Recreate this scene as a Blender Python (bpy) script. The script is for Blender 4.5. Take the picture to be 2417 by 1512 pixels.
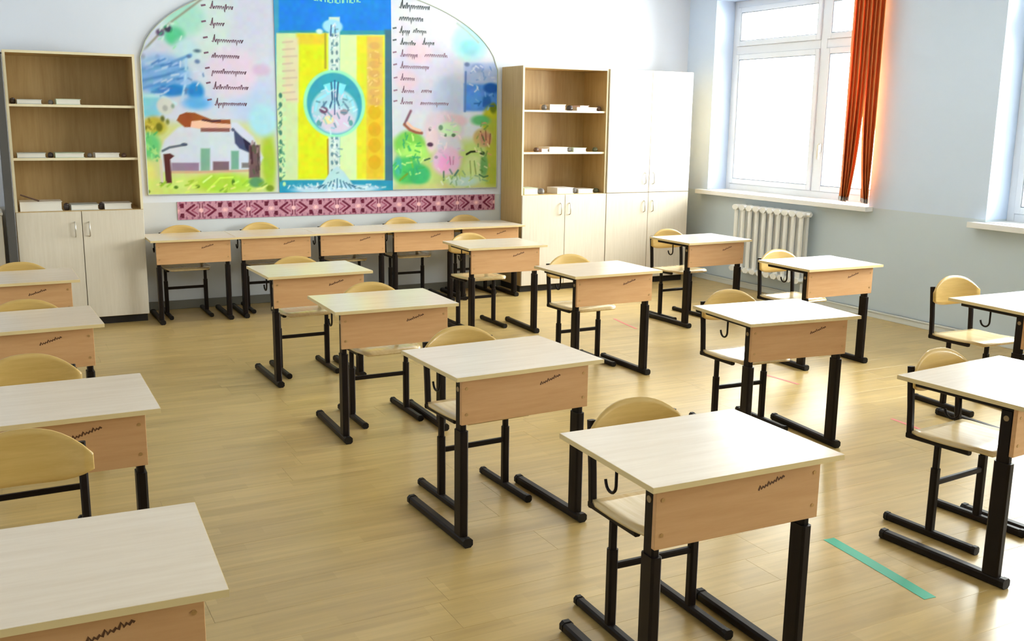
import bpy, bmesh, math, random
import numpy as np
from mathutils import Vector, Matrix

# ------------------------------------------------------------------ scene, camera, sky, light
for o in list(bpy.data.objects):
    bpy.data.objects.remove(o)
scene = bpy.context.scene
col = scene.collection
scene.view_settings.view_transform = 'Standard'
scene.view_settings.look = 'None'
scene.view_settings.gamma = 1.0
scene.view_settings.use_curve_mapping = False
scene.view_settings.exposure = 2.66

YAW, PITCH, ROLL = math.radians(27.881), math.radians(11.378), math.radians(0.7586)
fw = Vector((math.sin(YAW) * math.cos(PITCH), math.cos(YAW) * math.cos(PITCH), -math.sin(PITCH)))
rt0 = Vector((math.cos(YAW), -math.sin(YAW), 0))
up0 = rt0.cross(fw)
rt = rt0 * math.cos(ROLL) + up0 * math.sin(ROLL)
up = -rt0 * math.sin(ROLL) + up0 * math.cos(ROLL)
cam_data = bpy.data.cameras.new('camera')
cam_data.sensor_fit = 'HORIZONTAL'
cam_data.sensor_width = 36.0
cam_data.lens = 2351.1 / 2417 * 36.0
cam_data.clip_start = 0.05
cam = bpy.data.objects.new('camera', cam_data)
cam.matrix_world = Matrix(((rt.x, up.x, -fw.x, 0), (rt.y, up.y, -fw.y, 0), (rt.z, up.z, -fw.z, 1.607), (0, 0, 0, 1)))
col.objects.link(cam)
scene.camera = cam

SKY = 6.0
world = bpy.data.worlds.new('overcast_sky')
scene.world = world
world.use_nodes = True
bg = world.node_tree.nodes['Background']
bg.inputs['Color'].default_value = (1.0, 0.99, 0.97, 1)
bg.inputs['Strength'].default_value = SKY

# room: x across (windows at XR), y into the room (back wall at YB), z up
XL, XR, YF, YB, ZC = -1.8, 6.62, -1.6, 8.66, 3.15
RECESS = 0.27
# right wall openings (y0, y1, z0, z1); the last, out of view, added for fill
OPEN = [(6.08, 8.23, 0.93, 2.80), (2.77, 4.95, 0.90, 2.80), (-1.35, 0.35, 0.90, 2.80)]
for y0, y1, z0, z1 in OPEN:      # daylight portals: guide the sky's light through each opening
    ld = bpy.data.lights.new('window_portal', 'AREA')
    ld.shape = 'RECTANGLE'
    ld.size, ld.size_y = z1 - z0, y1 - y0
    ld.cycles.is_portal = True
    lo = bpy.data.objects.new('window_portal', ld)
    lo.location = (XR + RECESS + 0.06, (y0 + y1) / 2, (z0 + z1) / 2)
    lo.rotation_euler = (0, math.radians(90), 0)
    col.objects.link(lo)

# ------------------------------------------------------------------ helpers
def lin(c):
    return tuple((v / 255 / 12.92) if v / 255 <= 0.04045 else ((v / 255 + 0.055) / 1.055) ** 2.4 for v in c)

def tag(o, label=None, cat=None, group=None, kind=None):
    if label: o['label'] = label
    if cat: o['category'] = cat
    if group: o['group'] = group
    if kind: o['kind'] = kind
    return o

def empty(name, loc=(0, 0, 0), rz=0.0):
    o = bpy.data.objects.new(name, None)
    o.empty_display_size = 0.1
    o.location = loc
    o.rotation_euler = (0, 0, rz)
    col.objects.link(o)
    return o

def put(name, mesh, parent=None, loc=(0, 0, 0)):
    o = bpy.data.objects.new(name, mesh)
    o.location = loc
    col.objects.link(o)
    if parent: o.parent = parent
    return o

class MB:
    """collects simple solids into one mesh"""
    def __init__(s): s.v, s.f = [], []
    def add(s, v, f):
        n = len(s.v); s.v += [tuple(p) for p in v]; s.f += [tuple(i + n for i in q) for q in f]; return s
    def box(s, x0, x1, y0, y1, z0, z1):
        x0, x1 = min(x0, x1), max(x0, x1)
        v = [(x0, y0, z0), (x1, y0, z0), (x1, y1, z0), (x0, y1, z0), (x0, y0, z1), (x1, y0, z1), (x1, y1, z1), (x0, y1, z1)]
        return s.add(v, [(0, 3, 2, 1), (4, 5, 6, 7), (0, 1, 5, 4), (1, 2, 6, 5), (2, 3, 7, 6), (3, 0, 4, 7)])
    def bar(s, pts, w, h, side=(1, 0, 0), c=0.22):
        """rectangular tube with chamfered corners along a polyline; side = direction of w"""
        P = [Vector(p) for p in pts]; sd = Vector(side).normalized(); rings = []
        prof = [(-.5 + c, -.5), (.5 - c, -.5), (.5, -.5 + c), (.5, .5 - c), (.5 - c, .5), (-.5 + c, .5), (-.5, .5 - c), (-.5, -.5 + c)]
        for i, p in enumerate(P):
            d = (P[min(i + 1, len(P) - 1)] - P[max(i - 1, 0)]).normalized()
            n = d.cross(sd).normalized()
            k = 1.0
            if 0 < i < len(P) - 1:
                a = (P[i] - P[i - 1]).normalized(); k = 1 / max(0.3, d.dot(a))
            m = min(w, h)
            rings.append([p + sd * (u * w if abs(u) == .5 else math.copysign(w / 2 - c * m, u)) + n * k * (q * h if abs(q) == .5 else math.copysign(h / 2 - c * m, q)) for u, q in prof])
        v = [q for r in rings for q in r]; f = []
        for i in range(len(rings) - 1):
            for j in range(8):
                a, b = i * 8 + j, i * 8 + (j + 1) % 8
                f.append((a, b, b + 8, a + 8))
        f.append(tuple(range(7, -1, -1))); L = (len(rings) - 1) * 8; f.append(tuple(L + j for j in range(8)))
        return s.add(v, f)
    def rod(s, pts, r, n=8):
        P = [Vector(p) for p in pts]; rings = []
        ref = None
        for i, p in enumerate(P):
            d = (P[min(i + 1, len(P) - 1)] - P[max(i - 1, 0)]).normalized()
            a = Vector((1, 0, 0)) if abs(d.x) < 0.9 else Vector((0, 1, 0))
            u = d.cross(a).normalized(); w = d.cross(u)
            rings.append([p + (u * math.cos(t) + w * math.sin(t)) * r for t in [2 * math.pi * k / n for k in range(n)]])
        v = [q for r_ in rings for q in r_]; f = []
        for i in range(len(rings) - 1):
            for j in range(n):
                a, b = i * n + j, i * n + (j + 1) % n
                f.append((a, b, b + n, a + n))
        f.append(tuple(range(n - 1, -1, -1))); L = (len(rings) - 1) * n; f.append(tuple(L + j for j in range(n)))
        return s.add(v, f)
    def lathe(s, prof, n=14, c=(0, 0, 0)):
        v = [(c[0] + r * math.cos(2 * math.pi * k / n), c[1] + r * math.sin(2 * math.pi * k / n), c[2] + z) for r, z in prof for k in range(n)]
        f = [(i * n + j, i * n + (j + 1) % n, (i + 1) * n + (j + 1) % n, (i + 1) * n + j) for i in range(len(prof) - 1) for j in range(n)]
        f.append(tuple(range(n - 1, -1, -1))); L = (len(prof) - 1) * n; f.append(tuple(L + j for j in range(n)))
        return s.add(v, f)
    def sheet(s, grid, th, nrm=None):
        """grid[i][j] of points, thickened by th along vertex normals (or nrm)"""
        ni, nj = len(grid), len(grid[0]); G = [[Vector(p) for p in r] for r in grid]; N = []
        for i in range(ni):
            for j in range(nj):
                if nrm: N.append(Vector(nrm)); continue
                a = G[min(i + 1, ni - 1)][j] - G[max(i - 1, 0)][j]; b = G[i][min(j + 1, nj - 1)] - G[i][max(j - 1, 0)]
                c = a.cross(b); N.append(c.normalized() if c.length > 1e-9 else Vector((0, 0, 1)))
        flat = [p for r in G for p in r]; n = ni * nj
        v = [p + q * th / 2 for p, q in zip(flat, N)] + [p - q * th / 2 for p, q in zip(flat, N)]; f = []
        for i in range(ni - 1):
            for j in range(nj - 1):
                a, b, c, d = i * nj + j, (i + 1) * nj + j, (i + 1) * nj + j + 1, i * nj + j + 1
                f.append((a, b, c, d)); f.append((a + n, d + n, c + n, b + n))
        ring = [(0, j) for j in range(nj)] + [(i, nj - 1) for i in range(1, ni)] + [(ni - 1, j) for j in range(nj - 2, -1, -1)] + [(i, 0) for i in range(ni - 2, 0, -1)]
        ids = [i * nj + j for i, j in ring]
        for k in range(len(ids)):
            a, b = ids[k], ids[(k + 1) % len(ids)]
            f.append((a, b, b + n, a + n))
        return s.add(v, f)
    def mesh(s, name, mat, bevel=0.0, smooth=False, seg=1):
        me = bpy.data.meshes.new(name)
        me.from_pydata(s.v, [], s.f)
        bm = bmesh.new(); bm.from_mesh(me)
        bmesh.ops.recalc_face_normals(bm, faces=bm.faces[:])
        if bevel > 0:
            bmesh.ops.bevel(bm, geom=bm.edges[:], offset=bevel, segments=seg, affect='EDGES', profile=0.7)
        bm.to_mesh(me); bm.free()
        if smooth:
            for p in me.polygons: p.use_smooth = True
        me.materials.append(mat)
        return me

def box_mesh(name, mat, b, bevel=0.0):
    return MB().box(*b).mesh(name, mat, bevel)

# ------------------------------------------------------------------ materials
def new_mat(name):
    m = bpy.data.materials.new(name); m.use_nodes = True
    return m, m.node_tree.nodes, m.node_tree.links, m.node_tree.nodes['Principled BSDF']

def plain(name, rgb, rough=0.5, metal=0.0, spec=0.5, noise=0.0, scale=30):
    m, N, L, b = new_mat(name)
    c = lin(rgb)
    b.inputs['Base Color'].default_value = (*c, 1)
    b.inputs['Roughness'].default_value = rough
    b.inputs['Metallic'].default_value = metal
    b.inputs['Specular IOR Level'].default_value = spec
    if noise:
        tc = N.new('ShaderNodeTexCoord'); nz = N.new('ShaderNodeTexNoise'); nz.inputs['Scale'].default_value = scale
        nz.inputs['Detail'].default_value = 3
        mx = N.new('ShaderNodeMix'); mx.data_type = 'RGBA'
        mx.inputs['A'].default_value = (*[v * (1 - noise) for v in c], 1)
        mx.inputs['B'].default_value = (*[min(1, v * (1 + noise)) for v in c], 1)
        L.new(tc.outputs['Object'], nz.inputs['Vector']); L.new(nz.outputs['Fac'], mx.inputs['Factor'])
        L.new(mx.outputs['Result'], b.inputs['Base Color'])
    return m

def wood(name, dark, light, stretch=(3, 60, 60), rough=0.3, coat=0.0, spec=0.5):
    """laminate / plywood: streaks running along the axis with the small scale"""
    m, N, L, b = new_mat(name)
    tc = N.new('ShaderNodeTexCoord'); oi = N.new('ShaderNodeObjectInfo')
    add = N.new('ShaderNodeVectorMath'); add.operation = 'ADD'
    mul = N.new('ShaderNodeVectorMath'); mul.operation = 'SCALE'; mul.inputs['Scale'].default_value = 7.0
    cmb = N.new('ShaderNodeCombineXYZ')
    for k in 'XYZ': L.new(oi.outputs['Random'], cmb.inputs[k])
    L.new(cmb.outputs[0], mul.inputs[0]); L.new(mul.outputs[0], add.inputs[1]); L.new(tc.outputs['Object'], add.inputs[0])
    mp = N.new('ShaderNodeMapping'); mp.inputs['Scale'].default_value = stretch
    L.new(add.outputs[0], mp.inputs['Vector'])
    nz = N.new('ShaderNodeTexNoise'); nz.inputs['Scale'].default_value = 1.0; nz.inputs['Detail'].default_value = 5; nz.inputs['Roughness'].default_value = 0.6
    L.new(mp.outputs[0], nz.inputs['Vector'])
    rp = N.new('ShaderNodeValToRGB')
    rp.color_ramp.elements[0].position = 0.32; rp.color_ramp.elements[0].color = (*lin(dark), 1)
    rp.color_ramp.elements[1].position = 0.68; rp.color_ramp.elements[1].color = (*lin(light), 1)
    L.new(nz.outputs['Fac'], rp.inputs['Fac']); L.new(rp.outputs['Color'], b.inputs['Base Color'])
    b.inputs['Roughness'].default_value = rough
    b.inputs['Specular IOR Level'].default_value = spec
    b.inputs['Coat Weight'].default_value = coat; b.inputs['Coat Roughness'].default_value = 0.12
    return m

def two_tone(name, lower, upper, z, rough=0.55):
    m, N, L, b = new_mat(name)
    g = N.new('ShaderNodeNewGeometry'); sp = N.new('ShaderNodeSeparateXYZ'); L.new(g.outputs['Position'], sp.inputs[0])
    gt = N.new('ShaderNodeMath'); gt.operation = 'GREATER_THAN'; gt.inputs[1].default_value = z; L.new(sp.outputs['Z'], gt.inputs[0])
    mx = N.new('ShaderNodeMix'); mx.data_type = 'RGBA'
    mx.inputs['A'].default_value = (*lin(lower), 1); mx.inputs['B'].default_value = (*lin(upper), 1)
    L.new(gt.outputs[0], mx.inputs['Factor'])
    nz = N.new('ShaderNodeTexNoise'); nz.inputs['Scale'].default_value = 2.5; nz.inputs['Detail'].default_value = 4
    hs = N.new('ShaderNodeHueSaturation'); mr = N.new('ShaderNodeMapRange')
    mr.inputs['To Min'].default_value = 0.97; mr.inputs['To Max'].default_value = 1.03
    L.new(g.outputs['Position'], nz.inputs['Vector']); L.new(nz.outputs['Fac'], mr.inputs['Value']); L.new(mr.outputs[0], hs.inputs['Value'])
    L.new(mx.outputs['Result'], hs.inputs['Color']); L.new(hs.outputs[0], b.inputs['Base Color'])
    b.inputs['Roughness'].default_value = rough
    return m

def print_mat(name, rough=0.5):
    m, N, L, b = new_mat(name)
    a = N.new('ShaderNodeAttribute'); a.attribute_name = 'print'
    L.new(a.outputs['Color'], b.inputs['Base Color'])
    b.inputs['Roughness'].default_value = rough
    b.inputs['Specular IOR Level'].default_value = 0.3
    return m

def floor_mat():
    m, N, L, b = new_mat('oak_strip_laminate')
    tc = N.new('ShaderNodeTexCoord'); oi = N.new('ShaderNodeObjectInfo')
    add = N.new('ShaderNodeVectorMath'); add.operation = 'ADD'
    cmb = N.new('ShaderNodeCombineXYZ')
    ml = N.new('ShaderNodeMath'); ml.operation = 'MULTIPLY'; ml.inputs[1].default_value = 13.0
    L.new(oi.outputs['Random'], ml.inputs[0]); L.new(ml.outputs[0], cmb.inputs['X']); L.new(ml.outputs[0], cmb.inputs['Z'])
    L.new(tc.outputs['Object'], add.inputs[0]); L.new(cmb.outputs[0], add.inputs[1])
    br = N.new('ShaderNodeTexBrick')
    br.inputs['Scale'].default_value = 1.0
    br.inputs['Brick Width'].default_value = 0.42; br.inputs['Row Height'].default_value = 0.0643
    br.inputs['Mortar Size'].default_value = 0.0; br.offset = 0.37; br.squash = 1.0
    br.inputs['Color1'].default_value = (*lin((182, 154, 96)), 1)
    br.inputs['Color2'].default_value = (*lin((195, 167, 108)), 1)
    L.new(add.outputs[0], br.inputs['Vector'])
    mp = N.new('ShaderNodeMapping'); mp.inputs['Scale'].default_value = (2.2, 38, 1)
    L.new(add.outputs[0], mp.inputs['Vector'])
    nz = N.new('ShaderNodeTexNoise'); nz.inputs['Scale'].default_value = 1.0; nz.inputs['Detail'].default_value = 5
    L.new(mp.outputs[0], nz.inputs['Vector'])
    mr = N.new('ShaderNodeMapRange'); mr.inputs['From Min'].default_value = 0.3; mr.inputs['From Max'].default_value = 0.7
    mr.inputs['To Min'].default_value = 0.86; mr.inputs['To Max'].default_value = 1.08
    L.new(nz.outputs['Fac'], mr.inputs['Value'])
    hs = N.new('ShaderNodeHueSaturation'); L.new(mr.outputs[0], hs.inputs['Value']); L.new(br.outputs['Color'], hs.inputs['Color'])
    L.new(hs.outputs[0], b.inputs['Base Color'])
    b.inputs['Roughness'].default_value = 0.32
    b.inputs['Specular IOR Level'].default_value = 0.75
    return m

def glass_mat():
    m, N, L, b = new_mat('window_glass')
    N.remove(b)
    out = [n for n in N if n.type == 'OUTPUT_MATERIAL'][0]
    t = N.new('ShaderNodeBsdfTransparent'); t.inputs['Color'].default_value = (0.95, 0.98, 0.97, 1)
    g = N.new('ShaderNodeBsdfGlossy'); g.inputs['Roughness'].default_value = 0.02
    fr = N.new('ShaderNodeFresnel'); fr.inputs['IOR'].default_value = 1.3
    mx = N.new('ShaderNodeMixShader')
    L.new(fr.outputs[0], mx.inputs[0]); L.new(t.outputs[0], mx.inputs[1]); L.new(g.outputs[0], mx.inputs[2]); L.new(mx.outputs[0], out.inputs['Surface'])
    return m

def blind_mat():
    m, N, L, b = new_mat('orange_blind_fabric')
    b.inputs['Base Color'].default_value = (*lin((238, 146, 84)), 1); b.inputs['Roughness'].default_value = 0.8
    tr = N.new('ShaderNodeBsdfTranslucent'); tr.inputs['Color'].default_value = (*lin((236, 140, 84)), 1)
    mx = N.new('ShaderNodeMixShader'); mx.inputs[0].default_value = 0.18
    out = [n for n in N if n.type == 'OUTPUT_MATERIAL'][0]
    L.new(b.outputs[0], mx.inputs[1]); L.new(tr.outputs[0], mx.inputs[2]); L.new(mx.outputs[0], out.inputs['Surface'])
    return m

M = dict(
    top=wood('desk_top_laminate', (222, 207, 188), (230, 217, 200), (4, 40, 40), 0.22, 0.0, 0.6),
    edge=plain('desk_edge_band', (224, 202, 150), 0.4),
    panel=wood('beech_panel', (204, 157, 108), (213, 168, 120), (5, 40, 55), 0.38),
    metal=plain('dark_brown_tube', (22, 12, 9), 0.42, 0.0, 0.22),
    cap=plain('black_plastic', (18, 12, 10), 0.5, 0.0, 0.3),
    disc=plain('cream_plug', (150, 128, 92), 0.4),
    screw=plain('brass_screw', (196, 160, 110), 0.35, 0.6),
    ink=plain('brown_ink', (92, 58, 30), 0.7),
    ply=wood('birch_plywood', (198, 163, 90), (211, 177, 106), (4, 60, 60), 0.3, 0.25),
    seat=wood('birch_plywood_seat', (214, 186, 132), (228, 204, 152), (60, 4, 60), 0.22, 0.5),
    carcass=wood('maple_board', (186, 154, 100), (200, 170, 116), (40, 40, 3), 0.45),
    door=wood('pale_maple_door', (220, 210, 192), (228, 219, 203), (60, 60, 4), 0.35),
    cedge=plain('cabinet_edge', (236, 224, 190), 0.4),
    plinth=plain('black_plinth', (30, 25, 22), 0.6),
    handle=plain('satin_handle', (205, 200, 190), 0.3, 0.7),
    wall_back=two_tone('wall_paint_back', (212, 217, 222), (222, 230, 245), 0.90),
    wall_right=two_tone('wall_paint_right', (204, 218, 230), (212, 229, 254), 0.92),
    wall_front=plain('fill_cut_front_wall', (150, 152, 146), 0.6),  # unseen wall behind the camera, toned darker to cut fill on near desk panels
    white=plain('white_paint', (240, 240, 240), 0.4),
    ceil=plain('ceiling_paint', (244, 244, 242), 0.8),
    pvc=plain('white_pvc', (226, 230, 238), 0.3),
    gasket=plain('grey_gasket', (120, 130, 145), 0.5),
    rad=plain('radiator_enamel', (238, 240, 240), 0.3),
    skirt_b=plain('grey_skirting', (112, 110, 100), 0.5),
    skirt_r=plain('white_skirting', (222, 226, 224), 0.45),
    floor=floor_mat(), glass=glass_mat(), blind=blind_mat(),
    weight=plain('grey_weight', (165, 160, 158), 0.5),
    art=print_mat('printed_board'), textile=print_mat('woven_band', 0.9),
    board_side=plain('board_edge', (214, 220, 214), 0.5),
    rim=plain('board_rim', (176, 186, 176), 0.4),
    post=plain('grey_post', (84, 82, 80), 0.45),
    green=plain('green_tape', (52, 168, 136), 0.4),
    red=plain('red_tape', (222, 128, 124), 0.5),
    paper=plain('page_block', (236, 232, 222), 0.8),
    lamp=None,
)
BOOKC = [plain('cover_white', (238, 234, 226), 0.5), plain('cover_pink', (226, 196, 190), 0.5), plain('cover_mint', (206, 222, 200), 0.5), plain('cover_grey', (198, 204, 200), 0.5), plain('cover_cream', (238, 220, 196), 0.5)]
POTC = [plain('dark_pot', (58, 46, 44), 0.4), plain('grey_pot', (118, 112, 108), 0.45), plain('olive_pot', (96, 98, 68), 0.45), plain('brown_pot', (96, 70, 56), 0.45)]
ART_LEFT = [
 ('E',(1.656,2.327,0.307,0.265),(205,225,228),0.15),
 ('E',(2.103,2.351,0.214,0.271),(203,210,232),0.15),
 ('E',(2.079,1.729,0.18,0.209),(185,208,242),0.15),
 ('E',(1.913,1.967,0.211,0.205),(222,208,232),0.12),
 ('E',(2.153,1.992,0.072,0.049),(208,185,222),0.05),
 ('E',(1.542,2.387,0.15,0.148),(165,222,210),0.1),
 ('E',(1.459,2.234,0.079,0.073),(88,200,150),0.06),
 ('E',(1.545,2.122,0.101,0.1),(190,222,235),0.08),
 ('L',((1.185,2.081),(1.424,2.331),(1.699,2.544),0.0148),(150,150,135),0.02),
 ('E',(1.349,2.258,0.032,0.027),(95,85,115),0.02),
 ('E',(1.412,2.288,0.03,0.026),(60,55,80),0.02),
 ('E',(1.248,2.06,0.084,0.066),(195,208,240),0.06),
 ('E',(1.206,2.065,0.019,0.02),(150,155,185),0.02),
 ('E',(1.319,2.063,0.019,0.023),(160,170,205),0.02),
 ('E',(1.353,1.915,0.206,0.166),(120,172,235),0.1),
 ('L',((1.194,1.96),(1.408,2.017),(1.577,2.09),0.0222),(95,150,215),0.03),
 ('L',((1.189,1.877),(1.37,1.923),(1.539,1.988),0.0185),(70,130,205),0.03),
 ('L',((1.175,1.811),(1.334,1.865),(1.468,1.902),0.0185),(80,140,215),0.03),
 ('L',((1.229,2.01),(1.377,2.049),0.0296),(175,200,240),0.03),
 ('E',(1.632,2.126,0.027,0.013),(85,110,140),0.02),
 ('E',(1.563,2.08,0.017,0.013),(90,120,170),0.02),
 ('E',(1.628,2.042,0.021,0.017),(100,130,180),0.02),
 ('E',(1.413,1.81,0.134,0.047),(25,130,215),0.04),
 ('E',(1.604,1.805,0.067,0.074),(30,135,218),0.05),
 ('E',(1.609,1.71,0.109,0.054),(95,175,245),0.06),
 ('L',((1.542,2.055),(1.522,1.853),(1.493,1.734),0.0185),(175,210,245),0.02),
 ('E',(1.233,1.679,0.124,0.094),(125,205,235),0.05),
 ('L',((1.172,1.758),(1.329,1.761),(1.441,1.7),0.0222),(185,228,245),0.03),
 ('E',(1.357,1.681,0.066,0.068),(205,215,215),0.03),
 ('E',(1.356,1.664,0.02,0.024),(165,175,180),0.02),
 ('E',(1.417,1.682,0.013,0.017),(130,160,150),0.02),
 ('P',((1.173,1.544),(2.253,1.555),(2.231,0.905),(1.138,0.932)),(205,215,150),0.1),
 ('E',(1.266,1.522,0.093,0.074),(185,175,60),0.05),
 ('E',(1.332,1.58,0.016,0.023),(95,105,45),0.02),
 ('E',(1.302,1.512,0.026,0.034),(110,110,20),0.02),
 ('E',(1.37,1.556,0.014,0.021),(120,130,60),0.02),
 ('E',(1.225,1.359,0.079,0.108),(105,200,130),0.06),
 ('L',((1.184,1.393),(1.277,1.291),0.0185),(140,225,150),0.02),
 ('E',(1.194,1.103,0.072,0.137),(220,222,130),0.06),
 ('E',(1.594,1.027,0.567,0.088),(205,228,125),0.06),
 ('E',(1.804,1.052,0.249,0.078),(172,218,60),0.06),
 ('E',(2.187,1.233,0.059,0.251),(165,200,50),0.06),
 ('E',(2.152,1.572,0.124,0.134),(170,222,242),0.08),
 ('P',((1.297,1.308),(1.336,1.41),(1.448,1.513),(1.585,1.562),(1.931,1.559),(2.061,1.44),(2.141,1.262),(2.079,1.155),(1.312,1.153)),(208,218,240),0.03),
 ('E',(1.713,1.376,0.246,0.122),(205,220,238),0.06),
 ('P',((1.383,1.225),(1.603,1.223),(1.6,1.153),(1.379,1.156)),(148,128,158),0.015),
 ('P',((1.717,1.233),(1.85,1.232),(1.847,1.154),(1.714,1.155)),(122,102,112),0.015),
 ('P',((1.956,1.22),(2.024,1.22),(2.022,1.177),(1.954,1.178)),(125,120,125),0.015),
 ('P',((1.622,1.341),(1.698,1.341),(1.689,1.152),(1.613,1.153)),(125,178,155),0.02),
 ('P',((1.871,1.32),(1.935,1.32),(1.929,1.164),(1.865,1.164)),(115,172,150),0.02),
 ('L',((1.379,1.149),(1.599,1.146),(2.057,1.155),0.0185),(205,170,140),0.02),
 ('P',((1.441,1.567),(1.466,1.612),(1.521,1.633),(1.588,1.631),(1.655,1.604),(1.723,1.577),(1.875,1.579),(1.877,1.541),(1.721,1.543),(1.602,1.555),(1.549,1.514),(1.502,1.513)),(150,78,32),0.012),
 ('P',((1.558,1.562),(1.647,1.573),(1.721,1.55),(1.877,1.541),(1.879,1.506),(1.616,1.501),(1.549,1.514)),(238,195,175),0.012),
 ('P',((1.63,1.508),(1.869,1.509),(1.868,1.478),(1.629,1.477)),(138,88,88),0.012),
 ('L',((1.647,1.573),(1.722,1.564),(1.791,1.568),0.0148),(70,35,50),0.01),
 ('E',(1.893,1.496,0.014,0.014),(85,95,120),0.01),
 ('P',((1.9,1.503),(1.948,1.454),(2.03,1.376),(2.034,1.298),(1.94,1.341),(1.906,1.383)),(62,74,112),0.015),
 ('P',((1.975,1.429),(2.037,1.383),(2.027,1.305),(1.993,1.341)),(28,22,60),0.012),
 ('P',((2.023,1.369),(2.116,1.369),(2.106,1.09),(2.012,1.091)),(112,84,88),0.02),
 ('L',((2.04,1.359),(2.042,1.216),0.0185),(70,30,45),0.012),
 ('L',((2.094,1.359),(2.101,1.162),0.0148),(80,65,60),0.012),
 ('E',(2.072,1.054,0.065,0.043),(90,150,100),0.03),
 ('L',((1.318,1.321),(1.373,1.349),(1.508,1.373),0.0185),(95,108,130),0.012),
 ('E',(1.491,1.373,0.024,0.013),(75,90,120),0.012),
 ('P',((1.323,1.294),(1.377,1.301),(1.409,1.28),(1.374,1.253),(1.378,1.059),(1.331,1.06)),(82,32,36),0.012),
 ('L',((1.3,1.239),(1.301,1.067),0.0222),(215,205,195),0.012),
 ('E',(1.583,1.027,0.018,0.014),(92,130,30),0.012),
 ('E',(1.294,1.053,0.016,0.014),(92,130,30),0.012),
 ('E',(1.188,0.993,0.016,0.014),(92,130,30),0.012),
 ('E',(1.409,1.024,0.017,0.013),(92,130,30),0.012),
 ('E',(1.878,1.057,0.014,0.025),(82,125,20),0.012),
 ('E',(2.19,1.001,0.033,0.026),(120,150,30),0.02),
 ('L',((1.63,1.062),(1.701,1.113),0.0148),(215,245,140),0.01),
 ('L',((1.697,1.025),(1.77,1.095),(1.876,1.1),0.0148),(200,240,80),0.01),
 ('L',((1.428,1.966),(1.486,1.986),0.013),(105,160,225),0.02),
 ('L',((1.436,2.0),(1.502,2.049),0.013),(105,160,225),0.02),
 ('L',((1.364,1.815),(1.414,1.824),0.013),(70,125,205),0.02),
 ('L',((1.376,2.011),(1.411,2.028),0.013),(160,195,245),0.02),
 ('L',((1.496,1.925),(1.549,1.955),0.013),(160,195,245),0.02),
 ('L',((1.327,1.819),(1.391,1.82),0.013),(190,212,245),0.02),
 ('L',((1.231,1.97),(1.279,1.989),0.013),(160,195,245),0.02),
 ('L',((1.293,1.772),(1.334,1.773),0.013),(190,212,245),0.02),
 ('L',((1.177,1.938),(1.247,1.951),0.013),(105,160,225),0.02),
 ('L',((1.326,1.762),(1.371,1.789),0.013),(105,160,225),0.02),
 ('L',((1.466,1.896),(1.504,1.906),0.013),(70,125,205),0.02),
 ('L',((1.42,1.924),(1.474,1.936),0.013),(190,212,245),0.02),
 ('L',((1.175,1.833),(1.213,1.858),0.013),(105,160,225),0.02),
 ('L',((1.275,1.819),(1.324,1.836),0.013),(105,160,225),0.02),
 ('L',((1.397,1.991),(1.43,2.009),0.013),(70,125,205),0.02),
 ('L',((1.333,1.775),(1.39,1.806),0.013),(190,212,245),0.02),
 ('L',((1.299,1.955),(1.382,1.98),0.013),(160,195,245),0.02),
 ('L',((1.261,1.79),(1.344,1.791),0.013),(70,125,205),0.02),
 ('L',((1.34,1.873),(1.377,1.888),0.013),(190,212,245),0.02),
 ('L',((1.354,1.98),(1.413,2.0),0.013),(190,212,245),0.02),
 ('L',((1.332,1.798),(1.394,1.828),0.013),(70,125,205),0.02),
 ('L',((1.385,1.874),(1.421,1.896),0.013),(190,212,245),0.02),
 ('L',((1.307,1.81),(1.353,1.834),0.013),(70,125,205),0.02),
 ('L',((1.273,2.008),(1.328,2.043),0.013),(70,125,205),0.02),
 ('L',((1.376,1.839),(1.443,1.872),0.013),(105,160,225),0.02),
 ('L',((1.323,2.029),(1.377,2.053),0.013),(70,125,205),0.02),
 ('L',((1.223,1.962),(1.307,1.977),0.013),(105,160,225),0.02),
 ('L',((1.406,1.997),(1.477,2.01),0.013),(70,125,205),0.02),
 ('L',((1.504,1.859),(1.564,1.87),0.013),(160,195,245),0.02),
 ('L',((1.28,1.86),(1.343,1.89),0.013),(160,195,245),0.02),
 ('L',((1.431,2.004),(1.466,2.024),0.013),(160,195,245),0.02),
 ('L',((1.455,1.959),(1.53,1.961),0.013),(105,160,225),0.02),
 ('L',((1.344,1.999),(1.422,2.022),0.013),(70,125,205),0.02),
 ('L',((1.493,1.861),(1.565,1.905),0.013),(160,195,245),0.02),
 ('L',((1.629,1.871),(1.616,1.849),0.0111),(205,220,245),0.018),
 ('L',((1.551,1.906),(1.574,1.894),0.0111),(95,130,190),0.018),
 ('L',((1.613,1.839),(1.611,1.813),0.0111),(95,130,190),0.018),
 ('L',((1.542,1.818),(1.519,1.807),0.0111),(95,130,190),0.018),
 ('L',((1.656,1.949),(1.636,1.941),0.0111),(205,220,245),0.018),
 ('L',((1.495,2.037),(1.492,1.997),0.0111),(205,220,245),0.018),
 ('L',((1.666,1.954),(1.673,1.926),0.0111),(95,130,190),0.018),
 ('L',((1.635,1.965),(1.595,1.961),0.0111),(205,220,245),0.018),
 ('L',((1.671,1.964),(1.648,1.94),0.0111),(205,220,245),0.018),
 ('L',((1.528,1.825),(1.526,1.788),0.0111),(95,130,190),0.018),
 ('L',((1.197,1.363),(1.208,1.334),0.0111),(190,225,140),0.018),
 ('L',((1.265,1.338),(1.238,1.33),0.0111),(190,225,140),0.018),
 ('L',((1.232,1.295),(1.232,1.263),0.0111),(150,230,150),0.018),
 ('L',((1.219,1.445),(1.195,1.438),0.0111),(150,230,150),0.018),
 ('L',((1.283,1.473),(1.26,1.452),0.0111),(70,170,110),0.018),
 ('L',((1.268,1.293),(1.287,1.27),0.0111),(70,170,110),0.018),
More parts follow.
